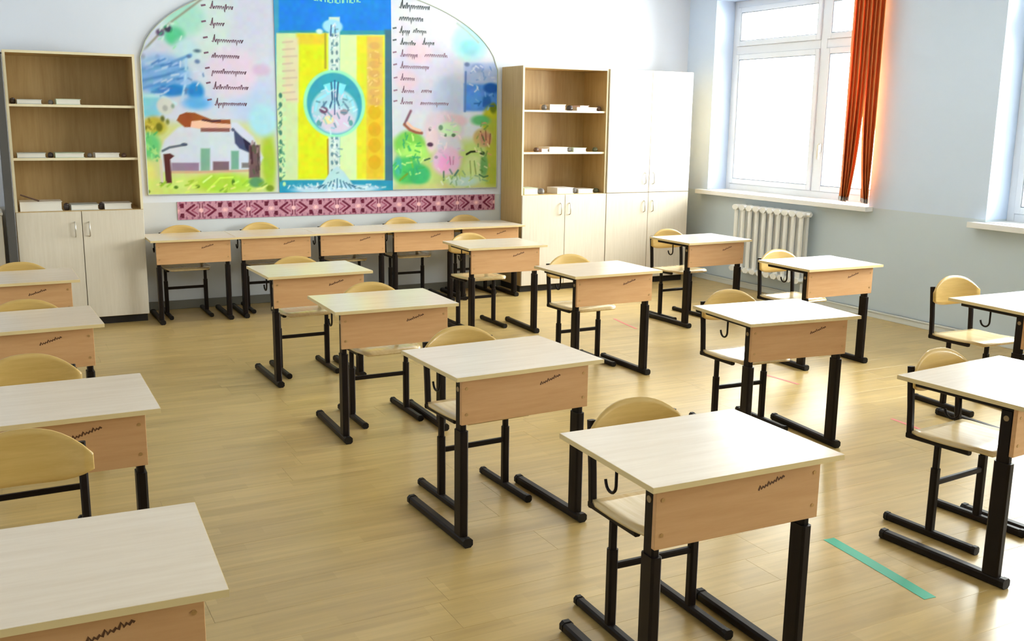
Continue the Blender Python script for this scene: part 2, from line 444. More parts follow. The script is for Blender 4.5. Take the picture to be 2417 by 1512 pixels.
 ('L',((1.262,1.276),(1.271,1.241),0.0111),(70,170,110),0.018),
 ('L',((1.228,1.48),(1.227,1.457),0.0111),(190,225,140),0.018),
 ('L',((1.223,1.341),(1.238,1.317),0.0111),(70,170,110),0.018),
 ('L',((1.249,1.362),(1.254,1.34),0.0111),(70,170,110),0.018),
 ('L',((1.28,1.265),(1.243,1.248),0.0111),(190,225,140),0.018),
 ('L',((1.26,1.324),(1.273,1.299),0.0111),(190,225,140),0.018),
 ('L',((1.235,1.319),(1.262,1.297),0.0111),(190,225,140),0.018),
 ('L',((1.212,1.464),(1.212,1.432),0.0111),(70,170,110),0.018),
 ('L',((1.225,1.577),(1.23,1.562),0.0111),(120,115,30),0.018),
 ('L',((1.182,1.528),(1.2,1.502),0.0111),(120,115,30),0.018),
 ('L',((1.218,1.523),(1.227,1.51),0.0111),(120,115,30),0.018),
 ('L',((1.185,1.511),(1.197,1.497),0.0111),(120,115,30),0.018),
 ('L',((1.246,1.517),(1.225,1.495),0.0111),(215,200,90),0.018),
 ('L',((1.207,1.518),(1.195,1.498),0.0111),(120,115,30),0.018),
 ('L',((1.242,1.551),(1.214,1.545),0.0111),(150,140,40),0.018),
 ('L',((1.225,1.508),(1.239,1.485),0.0111),(120,115,30),0.018),
 ('L',((1.251,1.518),(1.253,1.501),0.0111),(215,200,90),0.018),
 ('L',((1.216,1.488),(1.237,1.482),0.0111),(215,200,90),0.018),
 ('L',((1.273,1.51),(1.263,1.497),0.0111),(150,140,40),0.018),
 ('L',((1.21,1.539),(1.229,1.524),0.0111),(215,200,90),0.018),
 ('L',((1.785,0.992),(1.832,1.006),0.0111),(215,245,110),0.02),
 ('L',((2.0,0.984),(2.019,0.998),0.0111),(150,200,50),0.02),
 ('L',((1.34,1.031),(1.369,1.054),0.0111),(150,200,50),0.02),
 ('L',((1.486,0.98),(1.51,0.987),0.0111),(215,245,110),0.02),
 ('L',((1.368,1.016),(1.384,1.03),0.0111),(215,245,110),0.02),
 ('L',((1.418,1.069),(1.463,1.076),0.0111),(235,235,150),0.02),
 ('L',((1.514,1.069),(1.551,1.078),0.0111),(150,200,50),0.02),
 ('L',((2.08,0.996),(2.129,1.004),0.0111),(235,235,150),0.02),
 ('L',((1.262,1.048),(1.289,1.053),0.0111),(235,235,150),0.02),
 ('L',((1.505,1.007),(1.533,1.038),0.0111),(235,235,150),0.02),
 ('L',((1.298,1.045),(1.331,1.069),0.0111),(150,200,50),0.02),
 ('L',((1.662,0.989),(1.697,1.024),0.0111),(215,245,110),0.02),
 ('L',((2.098,1.033),(2.131,1.053),0.0111),(120,170,50),0.02),
 ('L',((1.569,1.016),(1.585,1.033),0.0111),(150,200,50),0.02),
 ('L',((1.797,0.962),(1.819,0.982),0.0111),(120,170,50),0.02),
 ('L',((1.539,1.043),(1.578,1.063),0.0111),(215,245,110),0.02),
 ('L',((1.765,0.987),(1.791,1.003),0.0111),(120,170,50),0.02),
 ('L',((1.539,1.018),(1.569,1.024),0.0111),(215,245,110),0.02),
 ('L',((1.522,1.051),(1.54,1.066),0.0111),(150,200,50),0.02),
 ('L',((1.882,1.043),(1.92,1.063),0.0111),(215,245,110),0.02),
 ('L',((2.136,1.012),(2.162,1.027),0.0111),(235,235,150),0.02),
 ('L',((1.988,1.026),(2.008,1.038),0.0111),(215,245,110),0.02),
 ('L',((1.956,1.032),(1.996,1.065),0.0111),(150,200,50),0.02),
 ('L',((1.802,0.981),(1.828,1.005),0.0111),(150,200,50),0.02),
 ('L',((1.29,1.033),(1.325,1.065),0.0111),(150,200,50),0.02),
 ('L',((2.119,1.02),(2.159,1.04),0.0111),(120,170,50),0.02),
 ('L',((1.484,1.037),(1.507,1.042),0.0111),(150,200,50),0.02),
 ('L',((1.803,1.023),(1.823,1.037),0.0111),(235,235,150),0.02),
 ('L',((1.701,1.02),(1.721,1.031),0.0111),(235,235,150),0.02),
 ('L',((1.859,1.003),(1.89,1.013),0.0111),(235,235,150),0.02),
 ('L',((2.086,1.16),(2.087,1.135),0.0111),(80,60,65),0.02),
 ('L',((2.03,1.242),(2.019,1.207),0.0111),(150,120,125),0.02),
 ('L',((2.094,1.342),(2.088,1.307),0.0111),(150,120,125),0.02),
 ('L',((2.097,1.254),(2.107,1.224),0.0111),(70,90,60),0.02),
 ('L',((2.098,1.344),(2.092,1.31),0.0111),(150,120,125),0.02),
 ('L',((2.053,1.401),(2.046,1.363),0.0111),(150,120,125),0.02),
 ('L',((2.08,1.188),(2.076,1.15),0.0111),(80,60,65),0.02),
 ('L',((2.102,1.239),(2.11,1.206),0.0111),(150,120,125),0.02),
 ('L',((2.052,1.16),(2.06,1.129),0.0111),(70,90,60),0.02),
 ('L',((2.105,1.267),(2.096,1.234),0.0111),(80,60,65),0.02),
 ('L',((2.074,1.325),(2.073,1.304),0.0111),(70,90,60),0.02),
 ('L',((2.069,1.387),(2.067,1.362),0.0111),(80,60,65),0.02),
 ('L',((2.053,1.36),(2.052,1.321),0.0111),(70,90,60),0.02),
 ('L',((2.063,1.368),(2.072,1.335),0.0111),(70,90,60),0.02),
 ('L',((1.415,2.32),(1.405,2.304),0.0111),(210,235,225),0.018),
 ('L',((1.355,2.213),(1.334,2.206),0.0111),(150,225,190),0.018),
 ('L',((1.427,2.335),(1.452,2.329),0.0111),(210,235,225),0.018),
 ('L',((1.365,2.311),(1.349,2.275),0.0111),(210,235,225),0.018),
 ('L',((1.469,2.348),(1.491,2.33),0.0111),(150,225,190),0.018),
 ('L',((1.39,2.317),(1.412,2.309),0.0111),(210,235,225),0.018),
 ('L',((1.373,2.223),(1.361,2.199),0.0111),(210,235,225),0.018),
 ('L',((1.513,2.235),(1.501,2.208),0.0111),(210,235,225),0.018),
 ('L',((1.439,2.289),(1.431,2.263),0.0111),(60,170,120),0.018),
 ('L',((1.397,2.311),(1.383,2.298),0.0111),(60,170,120),0.018),
 ('L',((1.462,2.156),(1.446,2.138),0.0111),(150,225,190),0.018),
 ('L',((1.361,2.255),(1.346,2.241),0.0111),(60,170,120),0.018),
]
ART_MID = [
 ('P',((2.244,2.338),(3.364,2.396),(3.349,0.936),(2.196,0.961)),(40,150,175),0.02),
 ('P',((2.21,2.863),(3.39,2.958),(3.384,2.375),(2.19,2.314)),(4,130,235),0.015),
 ('P',((2.28,2.869),(2.327,2.873),(2.265,1.014),(2.217,1.015)),(60,160,200),0.02),
 ('P',((3.256,2.376),(3.344,2.38),(3.329,0.994),(3.238,0.996)),(62,112,135),0.03),
 ('P',((2.286,2.298),(2.759,2.322),(2.729,1.062),(2.244,1.069)),(205,228,175),0.015),
 ('P',((2.475,2.301),(2.736,2.314),(2.706,1.073),(2.438,1.077)),(222,232,10),0.03),
 ('P',((2.46,2.3),(2.721,2.313),(2.718,2.225),(2.458,2.213)),(228,205,50),0.04),
 ('P',((2.357,2.26),(2.474,2.266),(2.458,1.736),(2.34,1.734)),(222,215,180),0.05),
 ('P',((2.842,2.312),(3.255,2.332),(3.239,1.054),(2.814,1.06)),(212,240,180),0.015),
 ('P',((2.996,2.312),(3.255,2.325),(3.239,1.065),(2.973,1.069)),(226,228,40),0.025),
 ('P',((3.089,2.31),(3.239,2.317),(3.223,1.065),(3.069,1.068)),(226,195,90),0.03),
 ('P',((3.079,1.712),(3.231,1.714),(3.223,1.073),(3.069,1.075)),(232,200,35),0.04),
 ('E',(3.15,1.657,0.06,0.063),(222,178,10),0.02),
 ('E',(3.148,1.508,0.06,0.064),(222,178,10),0.02),
 ('E',(3.146,1.366,0.06,0.064),(222,178,10),0.02),
 ('E',(3.144,1.215,0.06,0.064),(222,178,10),0.02),
 ('E',(3.159,2.234,0.051,0.032),(218,175,95),0.02),
 ('E',(3.158,2.154,0.051,0.032),(218,175,95),0.02),
 ('E',(3.156,2.073,0.052,0.033),(218,175,95),0.02),
 ('E',(3.155,1.993,0.052,0.033),(218,175,95),0.02),
 ('E',(3.154,1.912,0.052,0.033),(218,175,95),0.02),
 ('E',(3.153,1.831,0.052,0.034),(218,175,95),0.02),
 ('E',(3.152,1.75,0.052,0.033),(218,175,95),0.02),
 ('L',((2.341,2.225),(2.422,2.236),0.0148),(205,190,165),0.015),
 ('L',((2.339,2.166),(2.438,2.177),0.0148),(205,190,165),0.015),
 ('L',((2.337,2.107),(2.455,2.118),0.0148),(205,190,165),0.015),
 ('L',((2.335,2.047),(2.416,2.057),0.0148),(205,190,165),0.015),
 ('L',((2.333,1.988),(2.433,1.998),0.0148),(205,190,165),0.015),
 ('L',((2.332,1.928),(2.449,1.939),0.0148),(205,190,165),0.015),
 ('L',((2.33,1.868),(2.411,1.877),0.0148),(205,190,165),0.015),
 ('L',((2.328,1.808),(2.427,1.818),0.0148),(205,190,165),0.015),
 ('L',((2.326,1.748),(2.444,1.758),0.0148),(205,190,165),0.015),
 ('L',((2.713,2.313),(2.706,2.029),0.0185),(175,165,40),0.012),
 ('L',((2.714,1.414),(2.713,1.062),0.0185),(170,140,20),0.012),
 ('P',((2.747,2.455),(2.845,2.461),(2.813,1.004),(2.712,1.006)),(205,230,225),0.015),
 ('E',(2.773,2.302,0.012,0.017),(95,135,150),0.01),
 ('E',(2.815,2.304,0.011,0.017),(95,135,150),0.01),
 ('E',(2.772,2.231,0.011,0.017),(95,135,150),0.01),
 ('E',(2.813,2.232,0.012,0.018),(95,135,150),0.01),
 ('E',(2.77,2.159,0.011,0.018),(95,135,150),0.01),
 ('E',(2.812,2.161,0.011,0.018),(95,135,150),0.01),
 ('E',(2.768,2.088,0.012,0.018),(95,135,150),0.01),
 ('E',(2.81,2.09,0.012,0.018),(95,135,150),0.01),
 ('E',(2.767,2.016,0.011,0.018),(95,135,150),0.01),
 ('E',(2.809,2.018,0.011,0.018),(95,135,150),0.01),
 ('E',(2.765,1.945,0.011,0.018),(95,135,150),0.01),
 ('E',(2.807,1.946,0.011,0.018),(95,135,150),0.01),
 ('E',(2.763,1.873,0.012,0.018),(95,135,150),0.01),
 ('E',(2.805,1.874,0.012,0.018),(95,135,150),0.01),
 ('E',(2.761,1.8,0.012,0.018),(95,135,150),0.01),
 ('E',(2.804,1.801,0.011,0.018),(95,135,150),0.01),
 ('E',(2.76,1.728,0.011,0.018),(95,135,150),0.01),
 ('E',(2.802,1.729,0.012,0.018),(95,135,150),0.01),
 ('E',(2.758,1.655,0.012,0.018),(95,135,150),0.01),
 ('E',(2.8,1.656,0.012,0.018),(95,135,150),0.01),
 ('E',(2.756,1.582,0.012,0.018),(95,135,150),0.01),
 ('E',(2.799,1.583,0.011,0.018),(95,135,150),0.01),
 ('E',(2.755,1.509,0.011,0.018),(95,135,150),0.01),
 ('E',(2.797,1.509,0.012,0.019),(95,135,150),0.01),
 ('E',(2.753,1.436,0.012,0.018),(95,135,150),0.01),
 ('E',(2.795,1.436,0.012,0.018),(95,135,150),0.01),
 ('E',(2.751,1.362,0.012,0.018),(95,135,150),0.01),
 ('E',(2.794,1.362,0.011,0.019),(95,135,150),0.01),
 ('E',(2.749,1.288,0.012,0.019),(95,135,150),0.01),
 ('E',(2.792,1.288,0.012,0.019),(95,135,150),0.01),
 ('E',(2.748,1.214,0.011,0.019),(95,135,150),0.01),
 ('E',(2.79,1.214,0.012,0.018),(95,135,150),0.01),
 ('E',(2.746,1.14,0.012,0.018),(95,135,150),0.01),
 ('E',(2.789,1.139,0.012,0.019),(95,135,150),0.01),
 ('E',(2.744,1.065,0.012,0.019),(95,135,150),0.01),
 ('E',(2.787,1.065,0.012,0.018),(95,135,150),0.01),
 ('E',(2.779,2.379,0.091,0.057),(155,220,250),0.02),
 ('E',(2.661,2.331,0.03,0.021),(205,235,245),0.02),
 ('L',((2.768,2.386),(2.758,2.297),0.0111),(40,85,150),0.01),
 ('L',((2.798,2.388),(2.804,2.299),0.0111),(40,85,150),0.01),
 ('E',(2.783,1.725,0.281,0.289),(150,238,200),0.02),
 ('E',(2.783,1.725,0.249,0.264),(45,160,190),0.02),
 ('E',(2.781,1.663,0.211,0.196),(165,215,232),0.03),
 ('E',(2.799,1.579,0.156,0.102),(215,205,232),0.04),
 ('P',((2.683,1.885),(2.787,1.917),(2.891,1.89),(2.854,1.799),(2.785,1.844),(2.719,1.796)),(130,230,250),0.012),
 ('L',((2.756,1.905),(2.764,1.761),(2.736,1.688),0.0148),(40,85,130),0.012),
 ('L',((2.7,1.795),(2.631,1.758),(2.606,1.667),0.0222),(150,228,250),0.012),
 ('L',((2.707,1.741),(2.652,1.675),(2.696,1.632),0.0148),(90,130,165),0.012),
 ('E',(2.633,1.559,0.019,0.025),(90,165,170),0.012),
 ('L',((2.818,1.907),(2.803,1.761),(2.828,1.689),0.0148),(40,85,130),0.012),
 ('L',((2.869,1.799),(2.939,1.764),(2.96,1.673),0.0222),(150,228,250),0.012),
 ('L',((2.86,1.744),(2.913,1.68),(2.866,1.635),0.0148),(90,130,165),0.012),
 ('E',(2.927,1.562,0.019,0.026),(90,165,170),0.012),
 ('L',((2.787,1.924),(2.781,1.634),0.0111),(30,75,140),0.01),
 ('E',(2.682,1.669,0.038,0.028),(110,75,110),0.015),
 ('E',(2.866,1.657,0.035,0.025),(150,145,165),0.015),
 ('E',(2.722,1.585,0.046,0.033),(235,228,170),0.02),
 ('P',((2.237,1.066),(3.35,1.048),(3.349,0.924),(2.233,0.949)),(25,150,190),0.012),
 ('P',((2.619,0.985),(2.73,1.136),(2.794,1.184),(2.855,1.135),(2.963,0.979)),(180,222,232),0.015),
 ('E',(2.785,0.982,0.4,0.041),(185,222,245),0.02),
 ('L',((2.654,1.018),(2.577,0.994),0.0111),(60,115,150),0.01),
 ('L',((2.681,1.029),(2.619,0.993),0.0111),(60,115,150),0.01),
 ('L',((2.709,1.04),(2.661,0.992),0.0111),(60,115,150),0.01),
 ('L',((2.736,1.05),(2.704,0.991),0.0111),(60,115,150),0.01),
 ('L',((2.764,1.061),(2.746,0.99),0.0111),(60,115,150),0.01),
 ('L',((2.791,1.072),(2.789,0.99),0.0111),(60,115,150),0.01),
 ('L',((2.818,1.06),(2.833,0.989),0.0111),(60,115,150),0.01),
 ('L',((2.846,1.049),(2.876,0.988),0.0111),(60,115,150),0.01),
 ('L',((2.873,1.037),(2.919,0.987),0.0111),(60,115,150),0.01),
 ('L',((2.9,1.025),(2.963,0.986),0.0111),(60,115,150),0.01),
 ('L',((2.928,1.013),(3.007,0.985),0.0111),(60,115,150),0.01),
 ('E',(2.305,1.786,0.015,0.022),(60,125,110),0.012),
 ('E',(2.337,1.748,0.014,0.018),(190,235,180),0.012),
 ('E',(2.302,1.709,0.015,0.021),(60,125,110),0.012),
 ('E',(2.334,1.67,0.015,0.018),(190,235,180),0.012),
 ('E',(2.3,1.63,0.014,0.022),(60,125,110),0.012),
 ('E',(2.332,1.592,0.014,0.018),(190,235,180),0.012),
 ('E',(2.297,1.552,0.015,0.021),(60,125,110),0.012),
 ('E',(2.329,1.513,0.015,0.018),(190,235,180),0.012),
 ('E',(2.295,1.473,0.014,0.022),(60,125,110),0.012),
 ('E',(2.326,1.434,0.015,0.018),(190,235,180),0.012),
 ('E',(2.292,1.395,0.015,0.021),(60,125,110),0.012),
 ('E',(2.324,1.355,0.015,0.018),(190,235,180),0.012),
 ('E',(2.289,1.315,0.015,0.022),(60,125,110),0.012),
 ('E',(2.321,1.275,0.015,0.019),(190,235,180),0.012),
 ('E',(2.287,1.236,0.014,0.022),(60,125,110),0.012),
 ('E',(2.319,1.196,0.015,0.018),(190,235,180),0.012),
 ('E',(2.284,1.156,0.015,0.022),(60,125,110),0.012),
 ('E',(2.316,1.116,0.015,0.018),(190,235,180),0.012),
 ('E',(2.281,1.076,0.015,0.022),(60,125,110),0.012),
 ('E',(2.314,1.035,0.014,0.019),(190,235,180),0.012),
 ('L',((2.636,1.617),(2.611,1.572),0.0096),(225,215,240),0.018),
 ('L',((2.86,1.767),(2.896,1.759),0.0096),(70,130,160),0.018),
 ('L',((2.867,1.729),(2.846,1.712),0.0096),(120,195,215),0.018),
 ('L',((2.947,1.764),(2.918,1.744),0.0096),(120,195,215),0.018),
 ('L',((2.638,1.618),(2.652,1.601),0.0096),(205,240,250),0.018),
 ('L',((2.62,1.743),(2.648,1.736),0.0096),(70,130,160),0.018),
 ('L',((2.735,1.5),(2.742,1.46),0.0096),(205,240,250),0.018),
 ('L',((2.802,1.645),(2.822,1.601),0.0096),(70,130,160),0.018),
 ('L',((2.788,1.814),(2.792,1.786),0.0096),(225,215,240),0.018),
 ('L',((2.797,1.843),(2.774,1.829),0.0096),(225,215,240),0.018),
 ('L',((2.75,1.619),(2.739,1.585),0.0096),(120,195,215),0.018),
 ('L',((2.796,1.713),(2.797,1.678),0.0096),(205,240,250),0.018),
 ('L',((2.683,1.738),(2.689,1.698),0.0096),(70,130,160),0.018),
 ('L',((2.84,1.651),(2.886,1.649),0.0096),(70,130,160),0.018),
 ('L',((2.721,1.705),(2.738,1.671),0.0096),(205,240,250),0.018),
 ('L',((2.821,1.702),(2.846,1.679),0.0096),(205,240,250),0.018),
 ('L',((2.586,1.694),(2.581,1.649),0.0096),(225,215,240),0.018),
 ('L',((2.67,1.683),(2.694,1.668),0.0096),(225,215,240),0.018),
 ('L',((2.688,1.589),(2.704,1.554),0.0096),(120,195,215),0.018),
 ('L',((2.775,1.556),(2.789,1.525),0.0096),(70,130,160),0.018),
 ('L',((2.784,1.588),(2.812,1.547),0.0096),(205,240,250),0.018),
 ('L',((2.762,1.75),(2.779,1.732),0.0096),(120,195,215),0.018),
 ('L',((2.643,1.69),(2.691,1.672),0.0096),(205,240,250),0.018),
 ('L',((2.891,1.793),(2.906,1.761),0.0096),(120,195,215),0.018),
 ('L',((2.775,1.848),(2.752,1.833),0.0096),(205,240,250),0.018),
 ('L',((2.862,1.809),(2.841,1.771),0.0096),(225,215,240),0.018),
 ('L',((2.915,1.615),(2.905,1.58),0.0096),(70,130,160),0.018),
 ('L',((2.704,1.868),(2.726,1.821),0.0096),(205,240,250),0.018),
 ('L',((2.593,1.622),(2.612,1.611),0.0096),(225,215,240),0.018),
 ('L',((2.958,1.702),(2.915,1.683),0.0096),(205,240,250),0.018),
 ('L',((2.685,1.613),(2.674,1.594),0.0096),(120,195,215),0.018),
 ('L',((2.713,1.837),(2.745,1.825),0.0096),(225,215,240),0.018),
 ('L',((2.702,1.503),(2.729,1.501),0.0096),(225,215,240),0.018),
 ('L',((2.987,1.68),(2.954,1.662),0.0096),(205,240,250),0.018),
 ('L',((2.718,1.652),(2.751,1.62),0.0096),(70,130,160),0.018),
 ('L',((2.713,1.606),(2.748,1.574),0.0096),(205,240,250),0.018),
 ('L',((2.863,1.56),(2.904,1.533),0.0096),(205,240,250),0.018),
 ('L',((2.704,1.847),(2.666,1.83),0.0096),(205,240,250),0.018),
 ('L',((2.66,1.565),(2.65,1.536),0.0096),(70,130,160),0.018),
 ('L',((2.749,1.519),(2.774,1.514),0.0096),(120,195,215),0.018),
 ('L',((2.825,2.358),(2.809,2.356),0.0081),(95,150,170),0.018),
 ('L',((2.78,2.286),(2.767,2.27),0.0081),(240,250,250),0.018),
 ('L',((2.768,2.029),(2.785,2.017),0.0081),(240,250,250),0.018),
 ('L',((2.796,2.336),(2.799,2.314),0.0081),(95,150,170),0.018),
 ('L',((2.786,2.092),(2.79,2.072),0.0081),(240,250,250),0.018),
 ('L',((2.795,2.055),(2.769,2.053),0.0081),(95,150,170),0.018),
 ('L',((2.774,2.209),(2.762,2.18),0.0081),(95,150,170),0.018),
 ('L',((2.784,2.215),(2.768,2.208),0.0081),(95,150,170),0.018),
 ('L',((2.801,2.404),(2.778,2.378),0.0081),(240,250,250),0.018),
 ('L',((2.771,2.217),(2.8,2.201),0.0081),(240,250,250),0.018),
 ('L',((2.748,2.295),(2.773,2.284),0.0081),(240,250,250),0.018),
 ('L',((2.828,2.289),(2.831,2.274),0.0081),(240,250,250),0.018),
 ('L',((2.795,2.385),(2.796,2.363),0.0081),(240,250,250),0.018),
 ('L',((2.823,2.114),(2.832,2.103),0.0081),(95,150,170),0.018),
 ('L',((2.802,2.219),(2.786,2.217),0.0081),(95,150,170),0.018),
 ('L',((2.806,2.39),(2.786,2.386),0.0081),(240,250,250),0.018),
 ('L',((2.805,2.317),(2.82,2.314),0.0081),(240,250,250),0.018),
 ('L',((2.81,2.075),(2.813,2.06),0.0081),(240,250,250),0.018),
 ('L',((2.818,2.3),(2.79,2.282),0.0081),(240,250,250),0.018),
 ('L',((2.783,2.266),(2.782,2.249),0.0081),(95,150,170),0.018),
 ('L',((2.764,1.284),(2.77,1.261),0.0081),(240,250,250),0.018),
 ('L',((2.804,1.202),(2.819,1.188),0.0081),(240,250,250),0.018),
 ('L',((2.749,1.327),(2.777,1.314),0.0081),(240,250,250),0.018),
 ('L',((2.781,1.432),(2.806,1.419),0.0081),(95,150,170),0.018),
 ('L',((2.787,1.247),(2.765,1.219),0.0081),(240,250,250),0.018),
 ('L',((2.755,1.296),(2.78,1.289),0.0081),(95,150,170),0.018),
 ('L',((2.805,1.337),(2.842,1.332),0.0081),(95,150,170),0.018),
 ('L',((2.775,1.359),(2.794,1.349),0.0081),(240,250,250),0.018),
 ('L',((2.778,1.394),(2.779,1.361),0.0081),(240,250,250),0.018),
 ('L',((2.825,1.272),(2.799,1.265),0.0081),(95,150,170),0.018),
 ('L',((2.775,1.236),(2.775,1.22),0.0081),(95,150,170),0.018),
 ('L',((2.804,1.128),(2.788,1.123),0.0081),(95,150,170),0.018),
 ('L',((2.789,1.31),(2.803,1.288),0.0081),(95,150,170),0.018),
 ('L',((2.749,1.401),(2.766,1.396),0.0081),(95,150,170),0.018),
 ('L',((2.788,1.424),(2.76,1.409),0.0081),(95,150,170),0.018),
 ('L',((2.74,1.227),(2.753,1.213),0.0081),(95,150,170),0.018),
 ('L',((2.744,1.356),(2.771,1.346),0.0081),(240,250,250),0.018),
 ('L',((2.772,1.434),(2.775,1.404),0.0081),(240,250,250),0.018),
 ('L',((2.787,1.302),(2.812,1.277),0.0081),(240,250,250),0.018),
 ('L',((2.743,1.369),(2.747,1.352),0.0081),(95,150,170),0.018),
 ('L',((2.818,0.987),(2.793,0.985),0.0089),(235,245,250),0.018),
 ('L',((2.967,0.994),(2.985,0.988),0.0089),(90,160,195),0.018),
 ('L',((3.099,1.011),(3.064,0.997),0.0089),(235,245,250),0.018),
 ('L',((2.989,0.999),(2.966,0.996),0.0089),(235,245,250),0.018),
 ('L',((2.431,1.001),(2.457,0.995),0.0089),(235,245,250),0.018),
 ('L',((3.211,0.998),(3.189,0.998),0.0089),(90,160,195),0.018),
 ('L',((2.334,1.023),(2.368,1.017),0.0089),(90,160,195),0.018),
 ('L',((2.382,1.022),(2.377,1.006),0.0089),(90,160,195),0.018),
 ('L',((2.563,1.007),(2.533,1.004),0.0089),(90,160,195),0.018),
 ('L',((2.594,1.001),(2.567,0.987),0.0089),(215,240,250),0.018),
 ('L',((2.554,1.03),(2.563,1.011),0.0089),(215,240,250),0.018),
 ('L',((3.165,0.999),(3.177,0.986),0.0089),(90,160,195),0.018),
 ('L',((2.753,1.039),(2.772,1.025),0.0089),(235,245,250),0.018),
 ('L',((2.361,1.02),(2.346,0.998),0.0089),(235,245,250),0.018),
 ('L',((3.104,1.018),(3.061,1.018),0.0089),(235,245,250),0.018),
 ('L',((2.447,1.035),(2.42,1.022),0.0089),(90,160,195),0.018),
 ('L',((3.046,0.991),(3.032,0.968),0.0089),(215,240,250),0.018),
 ('L',((2.836,1.002),(2.813,1.001),0.0089),(90,160,195),0.018),
 ('L',((2.836,0.988),(2.875,0.982),0.0089),(235,245,250),0.018),
 ('L',((2.69,1.021),(2.684,0.993),0.0089),(90,160,195),0.018),
 ('L',((2.393,1.023),(2.414,1.005),0.0089),(215,240,250),0.018),
 ('L',((3.246,0.992),(3.213,0.989),0.0089),(235,245,250),0.018),
 ('L',((2.706,0.996),(2.722,0.969),0.0089),(235,245,250),0.018),
 ('L',((2.524,1.031),(2.558,1.01),0.0089),(215,240,250),0.018),
 ('L',((2.611,1.03),(2.602,1.003),0.0089),(235,245,250),0.018),
 ('L',((3.148,1.002),(3.174,0.987),0.0089),(235,245,250),0.018),
 ('L',((2.455,1.02),(2.458,0.996),0.0089),(215,240,250),0.018),
 ('L',((2.746,0.997),(2.765,0.983),0.0089),(235,245,250),0.018),
 ('L',((2.428,1.008),(2.441,0.99),0.0089),(215,240,250),0.018),
 ('L',((3.06,0.981),(3.031,0.98),0.0089),(215,240,250),0.018),
 ('L',((2.712,1.031),(2.677,1.027),0.0089),(215,240,250),0.018),
 ('L',((2.494,1.017),(2.51,0.998),0.0089),(235,245,250),0.018),
 ('L',((2.711,1.001),(2.706,0.961),0.0089),(215,240,250),0.018),
 ('L',((3.008,0.982),(3.044,0.978),0.0089),(90,160,195),0.018),
 ('L',((2.609,1.038),(2.644,1.023),0.0089),(90,160,195),0.018),
 ('L',((3.081,1.009),(3.094,0.996),0.0089),(90,160,195),0.018),
 ('L',((2.609,1.036),(2.617,1.016),0.0089),(235,245,250),0.018),
 ('L',((2.467,1.037),(2.472,1.009),0.0089),(90,160,195),0.018),
 ('L',((3.065,0.998),(3.032,0.989),0.0089),(215,240,250),0.018),
 ('L',((2.472,1.023),(2.49,0.993),0.0089),(90,160,195),0.018),
 ('L',((2.272,1.293),(2.281,1.277),0.0089),(70,140,120),0.018),
 ('L',((2.306,1.674),(2.325,1.649),0.0089),(205,240,190),0.018),
 ('L',((2.273,1.272),(2.288,1.248),0.0089),(205,240,190),0.018),
 ('L',((2.3,1.629),(2.282,1.609),0.0089),(205,240,190),0.018),
 ('L',((2.317,1.109),(2.299,1.092),0.0089),(70,140,120),0.018),
 ('L',((2.286,1.55),(2.294,1.522),0.0089),(70,140,120),0.018),
 ('L',((2.302,1.354),(2.298,1.323),0.0089),(70,140,120),0.018),
 ('L',((2.312,1.597),(2.306,1.573),0.0089),(70,140,120),0.018),
 ('L',((2.299,1.313),(2.316,1.304),0.0089),(70,140,120),0.018),
 ('L',((2.282,1.418),(2.274,1.386),0.0089),(205,240,190),0.018),
 ('L',((2.297,1.399),(2.311,1.372),0.0089),(70,140,120),0.018),
 ('L',((2.294,1.388),(2.321,1.368),0.0089),(70,140,120),0.018),
 ('L',((2.316,1.17),(2.302,1.149),0.0089),(205,240,190),0.018),
 ('L',((2.296,1.139),(2.318,1.133),0.0089),(70,140,120),0.018),
 ('L',((2.276,1.487),(2.291,1.47),0.0089),(70,140,120),0.018),
 ('L',((2.293,1.544),(2.274,1.535),0.0089),(205,240,190),0.018),
 ('L',((2.306,1.262),(2.275,1.248),0.0089),(70,140,120),0.018),
 ('L',((2.298,1.687),(2.278,1.667),0.0089),(70,140,120),0.018),
 ('L',((2.281,1.375),(2.258,1.361),0.0089),(205,240,190),0.018),
 ('L',((2.306,1.209),(2.311,1.187),0.0089),(70,140,120),0.018),
 ('L',((2.327,1.152),(2.299,1.138),0.0089),(205,240,190),0.018),
 ('L',((2.288,1.189),(2.258,1.185),0.0089),(70,140,120),0.018),
 ('L',((2.282,1.193),(2.303,1.187),0.0089),(205,240,190),0.018),
 ('L',((2.337,1.396),(2.317,1.392),0.0089),(205,240,190),0.018),
 ('L',((2.288,1.355),(2.268,1.355),0.0089),(70,140,120),0.018),
 ('L',((2.277,1.519),(2.283,1.505),0.0089),(70,140,120),0.018),
 ('L',((2.317,1.249),(2.323,1.228),0.0089),(70,140,120),0.018),
 ('L',((2.285,1.596),(2.298,1.585),0.0089),(205,240,190),0.018),
 ('L',((2.293,1.3),(2.322,1.291),0.0089),(70,140,120),0.018),
 ('L',((2.339,1.609),(2.312,1.594),0.0089),(205,240,190),0.018),
 ('L',((3.176,1.78),(3.173,1.754),0.0089),(240,215,140),0.018),
 ('L',((3.139,1.93),(3.131,1.904),0.0089),(205,165,85),0.018),
 ('L',((3.119,2.041),(3.131,2.028),0.0089),(240,215,140),0.018),
 ('L',((3.175,1.713),(3.157,1.709),0.0089),(240,215,140),0.018),
 ('L',((3.148,1.803),(3.128,1.789),0.0089),(205,165,85),0.018),
 ('L',((3.177,1.985),(3.154,1.974),0.0089),(240,215,140),0.018),
 ('L',((3.15,1.94),(3.176,1.927),0.0089),(240,215,140),0.018),
 ('L',((3.131,1.919),(3.109,1.895),0.0089),(240,215,140),0.018),
 ('L',((3.118,2.159),(3.119,2.134),0.0089),(240,215,140),0.018),
 ('L',((3.092,1.968),(3.093,1.951),0.0089),(240,215,140),0.018),
 ('L',((3.193,1.952),(3.199,1.927),0.0089),(205,165,85),0.018),
